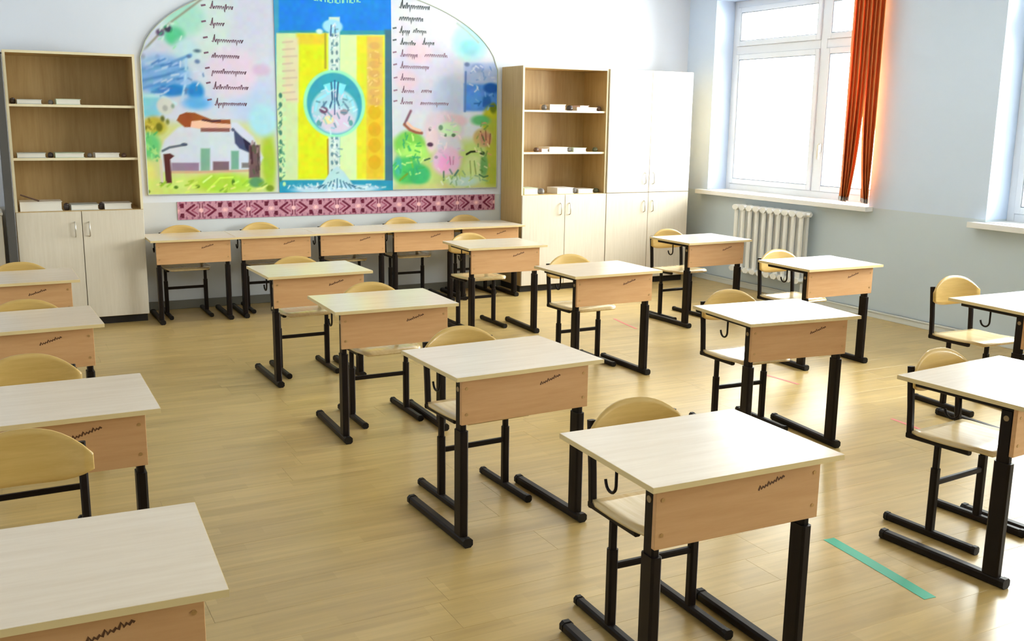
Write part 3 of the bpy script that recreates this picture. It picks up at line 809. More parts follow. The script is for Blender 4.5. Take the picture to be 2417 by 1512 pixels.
 ('L',((3.194,2.086),(3.218,2.085),0.0089),(205,165,85),0.018),
 ('L',((3.189,1.848),(3.162,1.842),0.0089),(240,215,140),0.018),
 ('L',((3.139,1.806),(3.141,1.785),0.0089),(205,165,85),0.018),
 ('L',((3.115,2.045),(3.09,2.041),0.0089),(240,215,140),0.018),
 ('L',((3.103,1.936),(3.095,1.923),0.0089),(240,215,140),0.018),
 ('L',((3.165,2.187),(3.189,2.179),0.0089),(240,215,140),0.018),
 ('L',((3.198,2.127),(3.201,2.093),0.0089),(205,165,85),0.018),
]
ART_RIGHT = [
 ('E',(3.629,2.247,0.38,0.405),(224,226,240),0.15),
 ('E',(3.669,1.987,0.341,0.299),(215,215,242),0.15),
 ('E',(3.881,1.803,0.173,0.19),(190,205,240),0.1),
 ('E',(3.587,2.189,0.125,0.093),(235,212,228),0.08),
 ('E',(3.462,1.943,0.103,0.093),(232,208,230),0.08),
 ('E',(4.095,2.305,0.175,0.17),(175,228,238),0.1),
 ('E',(4.095,2.26,0.096,0.068),(145,215,228),0.05),
 ('L',((3.965,2.468),(4.073,2.399),(4.182,2.309),0.0185),(170,190,190),0.03),
 ('P',((4.035,2.12),(4.397,2.134),(4.399,1.931),(4.036,1.922)),(168,190,235),0.04),
 ('E',(4.066,2.106,0.026,0.019),(110,130,180),0.02),
 ('E',(4.175,2.08,0.062,0.038),(140,165,220),0.03),
 ('P',((4.036,1.929),(4.399,1.939),(4.402,1.688),(4.037,1.682)),(75,140,232),0.04),
 ('E',(4.142,1.789,0.088,0.093),(80,150,240),0.04),
 ('L',((4.053,2.037),(4.046,1.682),0.0185),(95,130,200),0.02),
 ('E',(4.319,1.898,0.08,0.047),(15,90,185),0.03),
 ('E',(4.275,1.772,0.045,0.059),(30,100,195),0.03),
 ('P',((3.333,1.415),(4.405,1.418),(4.411,0.893),(3.328,0.917)),(190,215,130),0.12),
 ('E',(4.322,1.576,0.099,0.158),(190,195,45),0.05),
 ('P',((4.267,1.615),(4.403,1.617),(4.411,0.933),(4.273,0.936)),(178,190,72),0.05),
 ('E',(4.343,1.714,0.036,0.048),(110,125,20),0.03),
 ('E',(4.21,1.599,0.098,0.047),(95,190,120),0.04),
 ('E',(3.49,1.377,0.151,0.122),(125,210,85),0.06),
 ('E',(3.531,1.293,0.144,0.084),(175,240,115),0.05),
 ('E',(3.455,1.139,0.143,0.123),(75,200,105),0.06),
 ('E',(3.581,1.099,0.11,0.093),(55,190,115),0.05),
 ('E',(3.372,1.179,0.037,0.084),(70,185,170),0.04),
 ('L',((3.391,1.051),(3.463,1.108),0.0185),(120,160,40),0.02),
 ('L',((3.497,1.254),(3.518,1.166),0.0148),(120,200,60),0.02),
 ('E',(3.838,0.965,0.513,0.048),(205,210,140),0.04),
 ('E',(3.829,1.513,0.209,0.17),(220,208,228),0.06),
 ('E',(3.946,1.592,0.122,0.054),(222,195,215),0.04),
 ('E',(3.89,1.514,0.113,0.066),(200,236,198),0.05),
 ('E',(3.881,1.358,0.14,0.078),(210,214,232),0.05),
 ('E',(3.859,1.221,0.149,0.133),(230,195,228),0.06),
 ('E',(3.838,1.202,0.061,0.078),(240,172,226),0.04),
 ('E',(3.709,1.416,0.06,0.116),(232,215,222),0.04),
 ('L',((3.89,1.26),(3.899,1.189),0.0111),(190,125,175),0.01),
 ('L',((3.929,1.26),(3.925,1.189),0.0111),(195,135,180),0.01),
 ('E',(3.692,1.373,0.03,0.02),(85,55,85),0.015),
 ('E',(3.693,1.512,0.017,0.019),(120,105,130),0.015),
 ('E',(3.799,1.528,0.022,0.024),(110,150,125),0.015),
 ('E',(3.846,1.459,0.013,0.016),(100,135,110),0.012),
 ('E',(3.929,1.459,0.021,0.016),(95,130,100),0.012),
 ('E',(3.752,1.257,0.017,0.015),(165,150,170),0.012),
 ('L',((3.501,1.674),(3.442,1.56),0.0222),(130,90,115),0.02),
 ('L',((3.438,1.552),(3.491,1.507),(3.549,1.484),(3.608,1.477),0.0259),(160,88,72),0.02),
 ('L',((3.467,1.567),(3.52,1.522),(3.591,1.5),0.0222),(248,200,180),0.02),
 ('E',(4.146,1.139,0.117,0.136),(205,225,155),0.05),
 ('E',(4.233,1.437,0.099,0.087),(198,180,120),0.04),
 ('E',(4.265,1.425,0.058,0.064),(195,150,125),0.03),
 ('L',((4.21,1.496),(4.242,1.417),0.0111),(130,80,60),0.01),
 ('L',((4.264,1.505),(4.269,1.417),0.0111),(135,85,70),0.01),
 ('L',((4.314,1.473),(4.306,1.378),0.0111),(130,80,70),0.01),
 ('L',((4.065,1.283),(4.109,1.306),(4.172,1.31),0.0185),(32,40,18),0.012),
 ('E',(4.23,1.29,0.027,0.02),(35,55,25),0.012),
 ('E',(4.249,1.178,0.04,0.104),(110,172,100),0.03),
 ('L',((4.101,1.219),(4.11,1.1),0.0111),(140,165,90),0.01),
 ('L',((4.145,1.219),(4.164,1.099),0.0111),(130,160,80),0.01),
 ('L',((4.2,1.091),(4.245,1.066),(4.29,1.077),0.0148),(70,120,80),0.012),
 ('E',(4.035,1.029,0.152,0.048),(188,222,218),0.04),
 ('L',((3.636,1.23),(3.687,1.246),0.0148),(60,110,70),0.01),
 ('L',((3.829,1.123),(3.829,1.044),0.0148),(70,120,90),0.012),
 ('L',((3.89,1.142),(3.916,1.102),0.0148),(110,140,140),0.012),
 ('L',((3.977,1.133),(3.942,1.086),0.0185),(80,130,120),0.012),
 ('L',((3.348,1.181),(3.38,1.172),0.0111),(60,185,90),0.018),
 ('L',((3.448,1.477),(3.449,1.442),0.0111),(60,185,90),0.018),
 ('L',((3.596,1.327),(3.598,1.279),0.0111),(210,245,150),0.018),
 ('L',((3.507,1.279),(3.458,1.267),0.0111),(210,245,150),0.018),
 ('L',((3.429,1.127),(3.454,1.119),0.0111),(60,185,90),0.018),
 ('L',((3.547,1.286),(3.521,1.24),0.0111),(60,185,90),0.018),
 ('L',((3.484,1.248),(3.533,1.242),0.0111),(60,185,90),0.018),
 ('L',((3.63,1.247),(3.593,1.208),0.0111),(210,245,150),0.018),
 ('L',((3.489,1.125),(3.496,1.098),0.0111),(170,245,120),0.018),
 ('L',((3.477,1.36),(3.497,1.321),0.0111),(40,170,120),0.018),
 ('L',((3.459,1.399),(3.498,1.381),0.0111),(170,245,120),0.018),
 ('L',((3.59,1.115),(3.547,1.104),0.0111),(210,245,150),0.018),
 ('L',((3.426,1.378),(3.435,1.344),0.0111),(40,170,120),0.018),
 ('L',((3.359,1.317),(3.401,1.295),0.0111),(170,245,120),0.018),
 ('L',((3.379,1.16),(3.394,1.141),0.0111),(40,170,120),0.018),
 ('L',((3.427,1.416),(3.434,1.386),0.0111),(40,170,120),0.018),
 ('L',((3.483,1.305),(3.509,1.298),0.0111),(170,245,120),0.018),
 ('L',((3.353,1.208),(3.321,1.181),0.0111),(60,185,90),0.018),
 ('L',((3.588,1.281),(3.551,1.238),0.0111),(170,245,120),0.018),
 ('L',((3.412,1.202),(3.445,1.189),0.0111),(210,245,150),0.018),
 ('L',((3.591,1.389),(3.566,1.38),0.0111),(60,185,90),0.018),
 ('L',((3.468,1.456),(3.454,1.419),0.0111),(40,170,120),0.018),
 ('L',((3.541,1.32),(3.588,1.304),0.0111),(60,185,90),0.018),
 ('L',((3.515,1.263),(3.571,1.248),0.0111),(40,170,120),0.018),
 ('L',((3.559,1.283),(3.586,1.279),0.0111),(170,245,120),0.018),
 ('L',((3.373,1.185),(3.344,1.151),0.0111),(170,245,120),0.018),
 ('L',((3.525,1.149),(3.52,1.095),0.0111),(60,185,90),0.018),
 ('L',((3.47,1.355),(3.485,1.318),0.0111),(60,185,90),0.018),
 ('L',((3.629,1.164),(3.57,1.152),0.0111),(60,185,90),0.018),
 ('L',((3.511,1.462),(3.524,1.417),0.0111),(210,245,150),0.018),
 ('L',((3.507,1.212),(3.455,1.206),0.0111),(210,245,150),0.018),
 ('L',((3.523,1.444),(3.524,1.409),0.0111),(210,245,150),0.018),
 ('L',((3.379,1.33),(3.399,1.281),0.0111),(210,245,150),0.018),
 ('L',((3.565,1.234),(3.582,1.2),0.0111),(40,170,120),0.018),
 ('L',((3.559,1.262),(3.589,1.255),0.0111),(40,170,120),0.018),
 ('L',((3.544,1.372),(3.551,1.346),0.0111),(210,245,150),0.018),
 ('L',((3.599,1.36),(3.552,1.359),0.0111),(60,185,90),0.018),
 ('L',((3.454,1.08),(3.413,1.051),0.0111),(60,185,90),0.018),
 ('L',((3.397,1.146),(3.394,1.117),0.0111),(40,170,120),0.018),
 ('L',((3.552,1.158),(3.569,1.116),0.0111),(40,170,120),0.018),
 ('L',((3.802,1.455),(3.845,1.437),0.0096),(240,225,235),0.018),
 ('L',((3.78,1.411),(3.77,1.384),0.0096),(240,225,235),0.018),
 ('L',((3.951,1.562),(3.902,1.554),0.0096),(190,205,215),0.018),
 ('L',((3.689,1.524),(3.723,1.513),0.0096),(240,225,235),0.018),
 ('L',((3.953,1.449),(3.936,1.433),0.0096),(235,200,230),0.018),
 ('L',((3.743,1.54),(3.705,1.513),0.0096),(235,200,230),0.018),
 ('L',((3.993,1.443),(4.004,1.425),0.0096),(240,225,235),0.018),
 ('L',((3.774,1.383),(3.808,1.381),0.0096),(240,225,235),0.018),
 ('L',((3.955,1.549),(3.926,1.536),0.0096),(240,225,235),0.018),
 ('L',((3.84,1.35),(3.836,1.325),0.0096),(240,225,235),0.018),
 ('L',((3.78,1.307),(3.817,1.297),0.0096),(205,180,215),0.018),
 ('L',((3.995,1.258),(4.025,1.255),0.0096),(205,180,215),0.018),
 ('L',((3.936,1.257),(3.931,1.237),0.0096),(190,205,215),0.018),
 ('L',((3.872,1.643),(3.889,1.609),0.0096),(240,225,235),0.018),
 ('L',((3.976,1.459),(3.998,1.444),0.0096),(240,225,235),0.018),
 ('L',((3.778,1.319),(3.803,1.319),0.0096),(205,180,215),0.018),
 ('L',((3.797,1.478),(3.836,1.468),0.0096),(240,225,235),0.018),
 ('L',((3.838,1.635),(3.852,1.603),0.0096),(190,205,215),0.018),
 ('L',((3.821,1.277),(3.852,1.249),0.0096),(190,205,215),0.018),
 ('L',((3.909,1.609),(3.882,1.586),0.0096),(235,200,230),0.018),
 ('L',((3.712,1.508),(3.685,1.473),0.0096),(240,225,235),0.018),
 ('L',((4.017,1.319),(4.04,1.318),0.0096),(205,180,215),0.018),
 ('L',((3.926,1.491),(3.972,1.489),0.0096),(235,200,230),0.018),
 ('L',((3.688,1.348),(3.71,1.339),0.0096),(235,200,230),0.018),
 ('L',((3.911,1.633),(3.917,1.595),0.0096),(190,205,215),0.018),
 ('L',((3.879,1.223),(3.865,1.2),0.0096),(190,205,215),0.018),
 ('L',((3.771,1.155),(3.787,1.137),0.0096),(240,225,235),0.018),
 ('L',((3.719,1.225),(3.695,1.215),0.0096),(190,205,215),0.018),
 ('L',((3.816,1.356),(3.826,1.334),0.0096),(190,205,215),0.018),
 ('L',((3.854,1.51),(3.894,1.503),0.0096),(190,205,215),0.018),
 ('L',((3.858,1.387),(3.852,1.343),0.0096),(240,225,235),0.018),
 ('L',((3.997,1.338),(3.974,1.335),0.0096),(205,180,215),0.018),
 ('L',((3.934,1.607),(3.913,1.581),0.0096),(190,205,215),0.018),
 ('L',((3.996,1.261),(3.984,1.244),0.0096),(205,180,215),0.018),
 ('L',((4.252,1.404),(4.246,1.379),0.0096),(90,140,70),0.018),
 ('L',((4.287,1.293),(4.322,1.276),0.0096),(215,160,120),0.018),
 ('L',((4.283,1.435),(4.29,1.413),0.0096),(215,160,120),0.018),
 ('L',((4.217,1.474),(4.198,1.447),0.0096),(215,160,120),0.018),
 ('L',((4.287,1.548),(4.248,1.517),0.0096),(90,140,70),0.018),
 ('L',((4.243,1.574),(4.27,1.574),0.0096),(215,160,120),0.018),
 ('L',((4.227,1.241),(4.259,1.214),0.0096),(90,140,70),0.018),
 ('L',((4.225,1.585),(4.212,1.543),0.0096),(130,165,80),0.018),
 ('L',((4.166,1.312),(4.217,1.302),0.0096),(235,235,190),0.018),
 ('L',((4.151,1.343),(4.167,1.309),0.0096),(235,235,190),0.018),
 ('L',((4.209,1.136),(4.237,1.118),0.0096),(90,140,70),0.018),
 ('L',((4.205,1.279),(4.24,1.264),0.0096),(235,235,190),0.018),
 ('L',((4.195,1.472),(4.171,1.431),0.0096),(130,165,80),0.018),
 ('L',((4.285,1.381),(4.302,1.353),0.0096),(235,235,190),0.018),
 ('L',((4.256,1.579),(4.228,1.57),0.0096),(215,160,120),0.018),
 ('L',((4.214,1.339),(4.232,1.297),0.0096),(130,165,80),0.018),
 ('L',((4.185,1.378),(4.185,1.354),0.0096),(90,140,70),0.018),
 ('L',((4.234,1.448),(4.25,1.411),0.0096),(90,140,70),0.018),
 ('L',((4.304,1.19),(4.309,1.168),0.0096),(215,160,120),0.018),
 ('L',((4.225,1.138),(4.227,1.105),0.0096),(90,140,70),0.018),
 ('L',((4.214,1.482),(4.185,1.462),0.0096),(215,160,120),0.018),
 ('L',((4.254,1.168),(4.281,1.155),0.0096),(235,235,190),0.018),
 ('L',((4.281,1.31),(4.268,1.269),0.0096),(90,140,70),0.018),
 ('L',((4.18,1.2),(4.203,1.18),0.0096),(235,235,190),0.018),
 ('L',((4.276,1.55),(4.262,1.507),0.0096),(130,165,80),0.018),
 ('L',((4.275,1.394),(4.231,1.392),0.0096),(215,160,120),0.018),
 ('L',((4.208,1.973),(4.176,1.965),0.0096),(190,205,240),0.018),
 ('L',((4.333,2.073),(4.306,2.056),0.0096),(190,205,240),0.018),
 ('L',((4.16,2.093),(4.128,2.073),0.0096),(215,225,245),0.018),
 ('L',((4.234,2.028),(4.24,1.993),0.0096),(190,205,240),0.018),
 ('L',((4.204,2.099),(4.226,2.087),0.0096),(215,225,245),0.018),
 ('L',((4.299,2.041),(4.292,2.019),0.0096),(215,225,245),0.018),
 ('L',((4.259,1.998),(4.243,1.973),0.0096),(110,150,220),0.018),
 ('L',((4.188,1.973),(4.166,1.968),0.0096),(110,150,220),0.018),
 ('L',((4.141,2.056),(4.154,2.042),0.0096),(215,225,245),0.018),
 ('L',((4.167,1.916),(4.184,1.879),0.0096),(190,205,240),0.018),
 ('L',((4.354,1.997),(4.322,1.994),0.0096),(215,225,245),0.018),
 ('L',((4.235,2.071),(4.22,2.048),0.0096),(110,150,220),0.018),
 ('L',((4.163,1.875),(4.146,1.861),0.0096),(215,225,245),0.018),
 ('L',((4.202,1.997),(4.189,1.978),0.0096),(190,205,240),0.018),
 ('L',((4.092,1.93),(4.126,1.918),0.0096),(215,225,245),0.018),
 ('L',((4.369,1.966),(4.349,1.965),0.0096),(215,225,245),0.018),
 ('L',((4.178,1.905),(4.169,1.886),0.0096),(215,225,245),0.018),
 ('L',((4.126,2.05),(4.105,2.032),0.0096),(110,150,220),0.018),
 ('L',((4.155,2.097),(4.185,2.079),0.0096),(215,225,245),0.018),
 ('L',((4.235,2.037),(4.242,1.997),0.0096),(110,150,220),0.018),
 ('L',((4.305,2.093),(4.319,2.063),0.0096),(110,150,220),0.018),
 ('L',((4.142,2.073),(4.111,2.043),0.0096),(215,225,245),0.018),
 ('L',((4.028,1.029),(4.015,1.008),0.0096),(225,240,235),0.018),
 ('L',((4.31,1.054),(4.295,1.024),0.0096),(170,205,110),0.018),
 ('L',((4.095,0.985),(4.108,0.957),0.0096),(225,240,235),0.018),
 ('L',((3.803,1.032),(3.82,1.004),0.0096),(225,240,235),0.018),
 ('L',((4.232,1.043),(4.284,1.029),0.0096),(120,170,130),0.018),
 ('L',((3.817,1.061),(3.845,1.049),0.0096),(170,205,110),0.018),
 ('L',((4.085,0.978),(4.048,0.966),0.0096),(170,205,110),0.018),
 ('L',((4.199,1.071),(4.21,1.035),0.0096),(120,170,130),0.018),
 ('L',((4.099,1.044),(4.088,1.024),0.0096),(225,240,235),0.018),
 ('L',((3.971,1.078),(3.947,1.046),0.0096),(225,240,235),0.018),
 ('L',((3.896,1.083),(3.912,1.05),0.0096),(170,205,110),0.018),
 ('L',((3.876,1.065),(3.856,1.056),0.0096),(225,240,235),0.018),
 ('L',((3.881,1.073),(3.896,1.034),0.0096),(225,240,235),0.018),
 ('L',((4.155,1.083),(4.185,1.076),0.0096),(120,170,130),0.018),
 ('L',((3.922,1.075),(3.912,1.056),0.0096),(120,170,130),0.018),
 ('L',((3.962,1.085),(3.968,1.046),0.0096),(120,170,130),0.018),
 ('L',((3.997,1.046),(4.036,1.023),0.0096),(225,240,235),0.018),
 ('L',((3.906,1.016),(3.92,0.993),0.0096),(225,240,235),0.018),
 ('L',((4.02,1.083),(4.051,1.072),0.0096),(170,205,110),0.018),
 ('L',((4.024,1.127),(4.049,1.091),0.0096),(120,170,130),0.018),
 ('L',((4.111,1.095),(4.108,1.062),0.0096),(170,205,110),0.018),
 ('L',((3.954,1.036),(3.962,0.996),0.0096),(120,170,130),0.018),
 ('L',((3.908,1.007),(3.941,0.971),0.0096),(170,205,110),0.018),
 ('L',((4.128,1.06),(4.092,1.036),0.0096),(170,205,110),0.018),
 ('L',((3.913,1.026),(3.898,1.007),0.0096),(120,170,130),0.018),
 ('L',((3.987,1.102),(3.998,1.056),0.0096),(170,205,110),0.018),
 ('L',((4.212,1.772),(4.186,1.736),0.0111),(30,95,190),0.018),
 ('L',((4.306,1.767),(4.267,1.752),0.0111),(30,95,190),0.018),
 ('L',((4.158,1.792),(4.183,1.775),0.0111),(120,175,245),0.018),
 ('L',((4.196,1.754),(4.144,1.753),0.0111),(30,95,190),0.018),
 ('L',((4.336,1.855),(4.342,1.824),0.0111),(30,95,190),0.018),
 ('L',((4.334,1.848),(4.301,1.832),0.0111),(120,175,245),0.018),
 ('L',((4.3,1.733),(4.283,1.699),0.0111),(120,175,245),0.018),
 ('L',((4.347,1.735),(4.303,1.733),0.0111),(30,95,190),0.018),
 ('L',((4.241,1.76),(4.238,1.732),0.0111),(30,95,190),0.018),
 ('L',((4.254,1.857),(4.26,1.822),0.0111),(120,175,245),0.018),
]
WORDS = {
 'left': [
  ((1.697,2.488),[(1.746,1.927,2.477,1)]),
  ((1.694,2.362),[(1.74,1.846,2.344,1)]),
  ((1.702,2.236),[(1.751,1.993,2.214,1)]),
  ((1.703,2.115),[(1.746,1.963,2.088,0)]),
  ((1.707,1.994),[(1.74,2.011,1.962,0)]),
  ((1.709,1.875),[(1.744,2.023,1.836,1)]),
  ((1.713,1.739),[(1.752,2.007,1.704,1)]),
 ],
 'right': [
  (None,[(3.398,3.684,2.58,1)]),
  (None,[(3.397,3.621,2.476,0)]),
  ((3.352,2.395),[(3.396,3.49,2.367,1),(3.53,3.654,2.375,0)]),
  ((3.351,2.293),[(3.403,3.542,2.266,1),(3.616,3.729,2.275,1)]),
  ((3.35,2.187),[(3.402,3.566,2.163,1),(3.641,3.864,2.17,0)]),
  ((3.353,2.081),[(3.401,3.674,2.061,1)]),
  ((3.356,1.966),[(3.4,3.536,1.955,1)]),
  ((3.354,1.855),[(3.411,3.531,1.846,1),(3.606,3.702,1.851,0)]),
  ((3.353,1.761),[(3.398,3.514,1.745,1),(3.597,3.864,1.742,0)]),
 ],
}

# ------------------------------------------------------------------ room shell
def struct(name, mesh):
    return tag(put(name, mesh), kind='structure')

fl = struct('floor', box_mesh('floor', M['skirt_b'], (XL, XR, YF, YB, -0.15, -0.009)))
tag(fl, 'floor of pale oak strip planks with a soft shine', 'floor')
PW, PL = 0.193, 1.285
plank = MB().box(0, PL - 0.0006, 0, PW - 0.0006, -0.009, 0).mesh('plank', M['floor'], 0.0004)
rng = random.Random(4)
Y0 = YB - 38 * PW
def plank_row(y):
    x = XL - rng.random() * 1.0; res = []
    while x < XR - 1e-4:
        a, b = max(x, XL), min(x + PL, XR)
        if b - a > 0.02: res.append((a, b, y))
        x += PL
    return res
for j in range(38):
    for a, b, y in plank_row(Y0 + j * PW):
        o = put('plank', plank, fl, (a, y, 0))
        o.scale.x = (b - a) / PL
mb = MB(); y = Y0 - PW
while y > YF - PW:
    for a, b, yy in plank_row(y): mb.box(a, b - 0.0006, max(yy, YF), yy + PW - 0.0006, -0.009, 0)
    y -= PW
tag(put('plank', mb.mesh('plank_rest', M['floor']), fl), kind='stuff')

T = RECESS + 0.036
struct('wall_back', box_mesh('wall_back', M['wall_back'], (XL, XR, YB, YB + 0.2, -0.15, ZC)))
struct('wall_left', box_mesh('wall_left', M['wall_back'], (XL - 0.2, XL, YF, YB, -0.15, ZC)))
struct('wall_front', box_mesh('wall_front', M['wall_front'], (XL, XR, YF - 0.2, YF, -0.15, ZC)))
mb = MB()
ys = sorted(OPEN); cur = YF - 0.2
for y0, y1, z0, z1 in ys:
    mb.box(XR, XR + T, cur, y0, -0.15, ZC)
    mb.box(XR, XR + T, y0, y1, -0.15, z0); mb.box(XR, XR + T, y0, y1, z1, ZC)
    cur = y1
mb.box(XR, XR + T, cur, YB + 0.2, -0.15, ZC)
struct('wall_right', mb.mesh('wall_right', M['wall_right']))
struct('ceiling', box_mesh('ceiling', M['ceil'], (XL - 0.2, XR + T, YF - 0.2, YB + 0.2, ZC, ZC + 0.15)))
struct('baseboard_back', box_mesh('baseboard_back', M['skirt_b'], (XL, XR - 0.016, YB - 0.015, YB, 0, 0.075), 0.003))
struct('baseboard_right', MB().box(XR - 0.016, XR, YF, YB - 0.016, 0, 0.06).box(XR - 0.022, XR, YF, YB - 0.016, 0.045, 0.06).mesh('baseboard_right', M['skirt_r'], 0.002))

def window(n, op, mull, transom, label):
    y0, y1, z0, z1 = op
    w = empty('window_%d' % n, (XR + RECESS, (y0 + y1) / 2, z0))
    tag(w, label, 'window', kind='structure')
    ox, oy, oz = w.location
    def part(name, b, mat, bev=0.004, par=None):
        base = par.location if par else Vector((0, 0, 0))
        return put(name, box_mesh(name, mat, (b[0], b[1], b[2] - oy, b[3] - oy, b[4] - oz, b[5] - oz), bev), w)
    F = 0.065; xa, xb = -0.035, 0.035
    part('frame', (xa, xb, y0, y0 + F, z0, z1), M['pvc']); part('frame', (xa, xb, y1 - F, y1, z0, z1), M['pvc'])
    part('frame', (xa, xb, y0 + F, y1 - F, z0, z0 + F), M['pvc']); part('frame', (xa, xb, y0 + F, y1 - F, z1 - F, z1), M['pvc'])
    part('mullion', (xa, xb, mull - 0.04, mull + 0.04, z0 + F, z1 - F), M['pvc'])
    bays = [(y0 + F, mull - 0.04), (mull + 0.04, y1 - F)]
    for i, (a, b) in enumerate(bays):
        part('transom', (xa, xb, a, b, transom - 0.04, transom + 0.04), M['pvc'])
        for (c, d) in ((z0 + F, transom - 0.04), (transom + 0.04, z1 - F)):
            s = 0.05
            sash = MB()
            sash.box(xa - 0.015, xb - 0.02, a - oy, a + s - oy, c - oz, d - oz); sash.box(xa - 0.015, xb - 0.02, b - s - oy, b - oy, c - oz, d - oz)
            sash.box(xa - 0.015, xb - 0.02, a + s - oy, b - s - oy, c - oz, c + s - oz); sash.box(xa - 0.015, xb - 0.02, a + s - oy, b - s - oy, d - s - oz, d - oz)
            so = put('sash', sash.mesh('sash', M['pvc'], 0.004), w)
            g = 0.006; gk = MB()
            for q in ((a + s, a + s + g, c + s, d - s), (b - s - g, b - s, c + s, d - s), (a + s + g, b - s - g, c + s, c + s + g), (a + s + g, b - s - g, d - s - g, d - s)):
                gk.box(-0.044, -0.010, q[0] - oy, q[1] - oy, q[2] - oz, q[3] - oz)
            put('gasket', gk.mesh('gasket', M['gasket']), so)
            put('pane', box_mesh('pane', M['glass'], (-0.022, -0.016, a + s + g - oy, b - s - g - oy, c + s + g - oz, d - s - g - oz)), so)
            if i == 0 and c < 1.2:
                h = MB().box(-0.075, -0.05, b - 0.038 - oy, b - 0.012 - oy, 0.42, 0.50).box(-0.09, -0.075, b - 0.036 - oy, b - 0.014 - oy, 0.36, 0.49)
                put('handle', h.mesh('window_handle', M['handle'], 0.003), so)
    st = MB().box(-RECESS - 0.09, -0.036, y0 - 0.05 - oy, y1 + 0.06 - oy, -0.04, -0.001)
    # the sill's ends that reach into the wall are cut back to the opening
    st = MB().box(-RECESS - 0.09, -RECESS - 0.001, y0 - 0.05 - oy, y1 + 0.09 - oy, -0.042, 0.0).box(-RECESS - 0.0015, -0.036, y0 + 0.001 - oy, y1 - 0.001 - oy, 0.0005, 0.004)
    put('window_sill', st.mesh('window_sill', M['white'], 0.0015), w)
    return w

window(1, OPEN[0], 6.97, 2.32, 'bright white-framed window beside the orange blind, above the radiator')
window(2, OPEN[1], 3.69, 2.32, 'second white-framed window further along the wall, at the right picture edge')

window(3, OPEN[2], -0.50, 2.32, 'unseen third white-framed window, added in the right wall to light the near desks')  # out of view; added and sized to brighten the near end of the room

# radiator under the far window
def radiator():
    r = empty('radiator', (6.52, 7.16, 0))
    tag(r, 'white ribbed cast-iron radiator under the window with the orange blind', 'radiator')
    s = MB()
    for dx in (-0.032, 0.032):
        s.bar([(dx, 0, 0.21), (dx, 0, 0.80)], 0.028, 0.052, (1, 0, 0), 0.35)
    for z in (0.205, 0.805):
        s.bar([(-0.058, 0, z), (0.058, 0, z)], 0.084, 0.05, (0, 1, 0), 0.4)
    me = s.mesh('section', M['rad'])
    pitch = 0.098
    for k in range(10):
        put('section', me, r, (0, (k - 4.5) * pitch, 0))
    hub = MB()
    for z in (0.205, 0.805): hub.rod([(0, -0.52, z), (0, 0.52, z)], 0.017)
    put('header_pipe', hub.mesh('header_pipe', M['rad']), r)
    br = MB().box(0.03, 0.098, -0.2, -0.18, 0.76, 0.78).box(0.03, 0.098, 0.2, 0.22, 0.76, 0.78).rod([(0.0, 0.46, 0.18), (0.0, 0.46, 0.0)], 0.012).rod([(0, -0.46, 0.18), (0, -0.46, 0.0)], 0.012)
    put('bracket', br.mesh('bracket', M['rad']), r)
radiator()

# orange vertical blind drawn to the near side of the far window
def blind():
    b = empty('vertical_blind', (6.56, 6.155, 0.945))
    tag(b, 'orange vertical slat blind drawn aside at the window above the radiator', 'blind')
    put('headrail', box_mesh('headrail', M['pvc'], (-0.025, 0.02, -0.20, 2.06, 1.90, 1.94), 0.003), b)
    r = random.Random(2)
    n = 11
    for k in range(n):
        t = k / (n - 1)
        yt = -0.125 + 0.30 * t
        yb = (-0.105 + 0.03 * (t / 0.49)) if t < 0.5 else (0.125 + 0.05 * (t - 0.5) / 0.5)
        z_end = 0.012 + 0.006 * (k % 3)
        ang = math.radians(32 + 12 * math.sin(k * 2.1)); hw = 0.0635
        g = []
        for i in range(13):
            s_ = i / 12; z = 1.90 + (z_end - 1.90) * s_
            bend = s_ ** 4.5
            yc = yt + (yb - yt) * bend
            row = []
            for j in range(5):
                u = (j / 4 - 0.5) * 2 * hw
                bow = 0.008 * (1 - (2 * j / 4 - 1) ** 2)
                row.append((u * math.sin(ang) * 0.9 + bow - 0.02, yc + u * math.cos(ang), z))
            g.append(row)
        sl = put('slat', MB().sheet(g, 0.0012).mesh('slat', M['blind'], 0, True), b)
        e = [Vector(p) for p in (g[-1][0], g[-1][4])]
        put('bottom_weight', MB().bar([e[0] + Vector((0, 0, 0.016)), e[1] + Vector((0, 0, 0.016))], 0.008, 0.028, (1, 0, 0)).mesh('bottom_weight', M['weight']), sl)
blind()

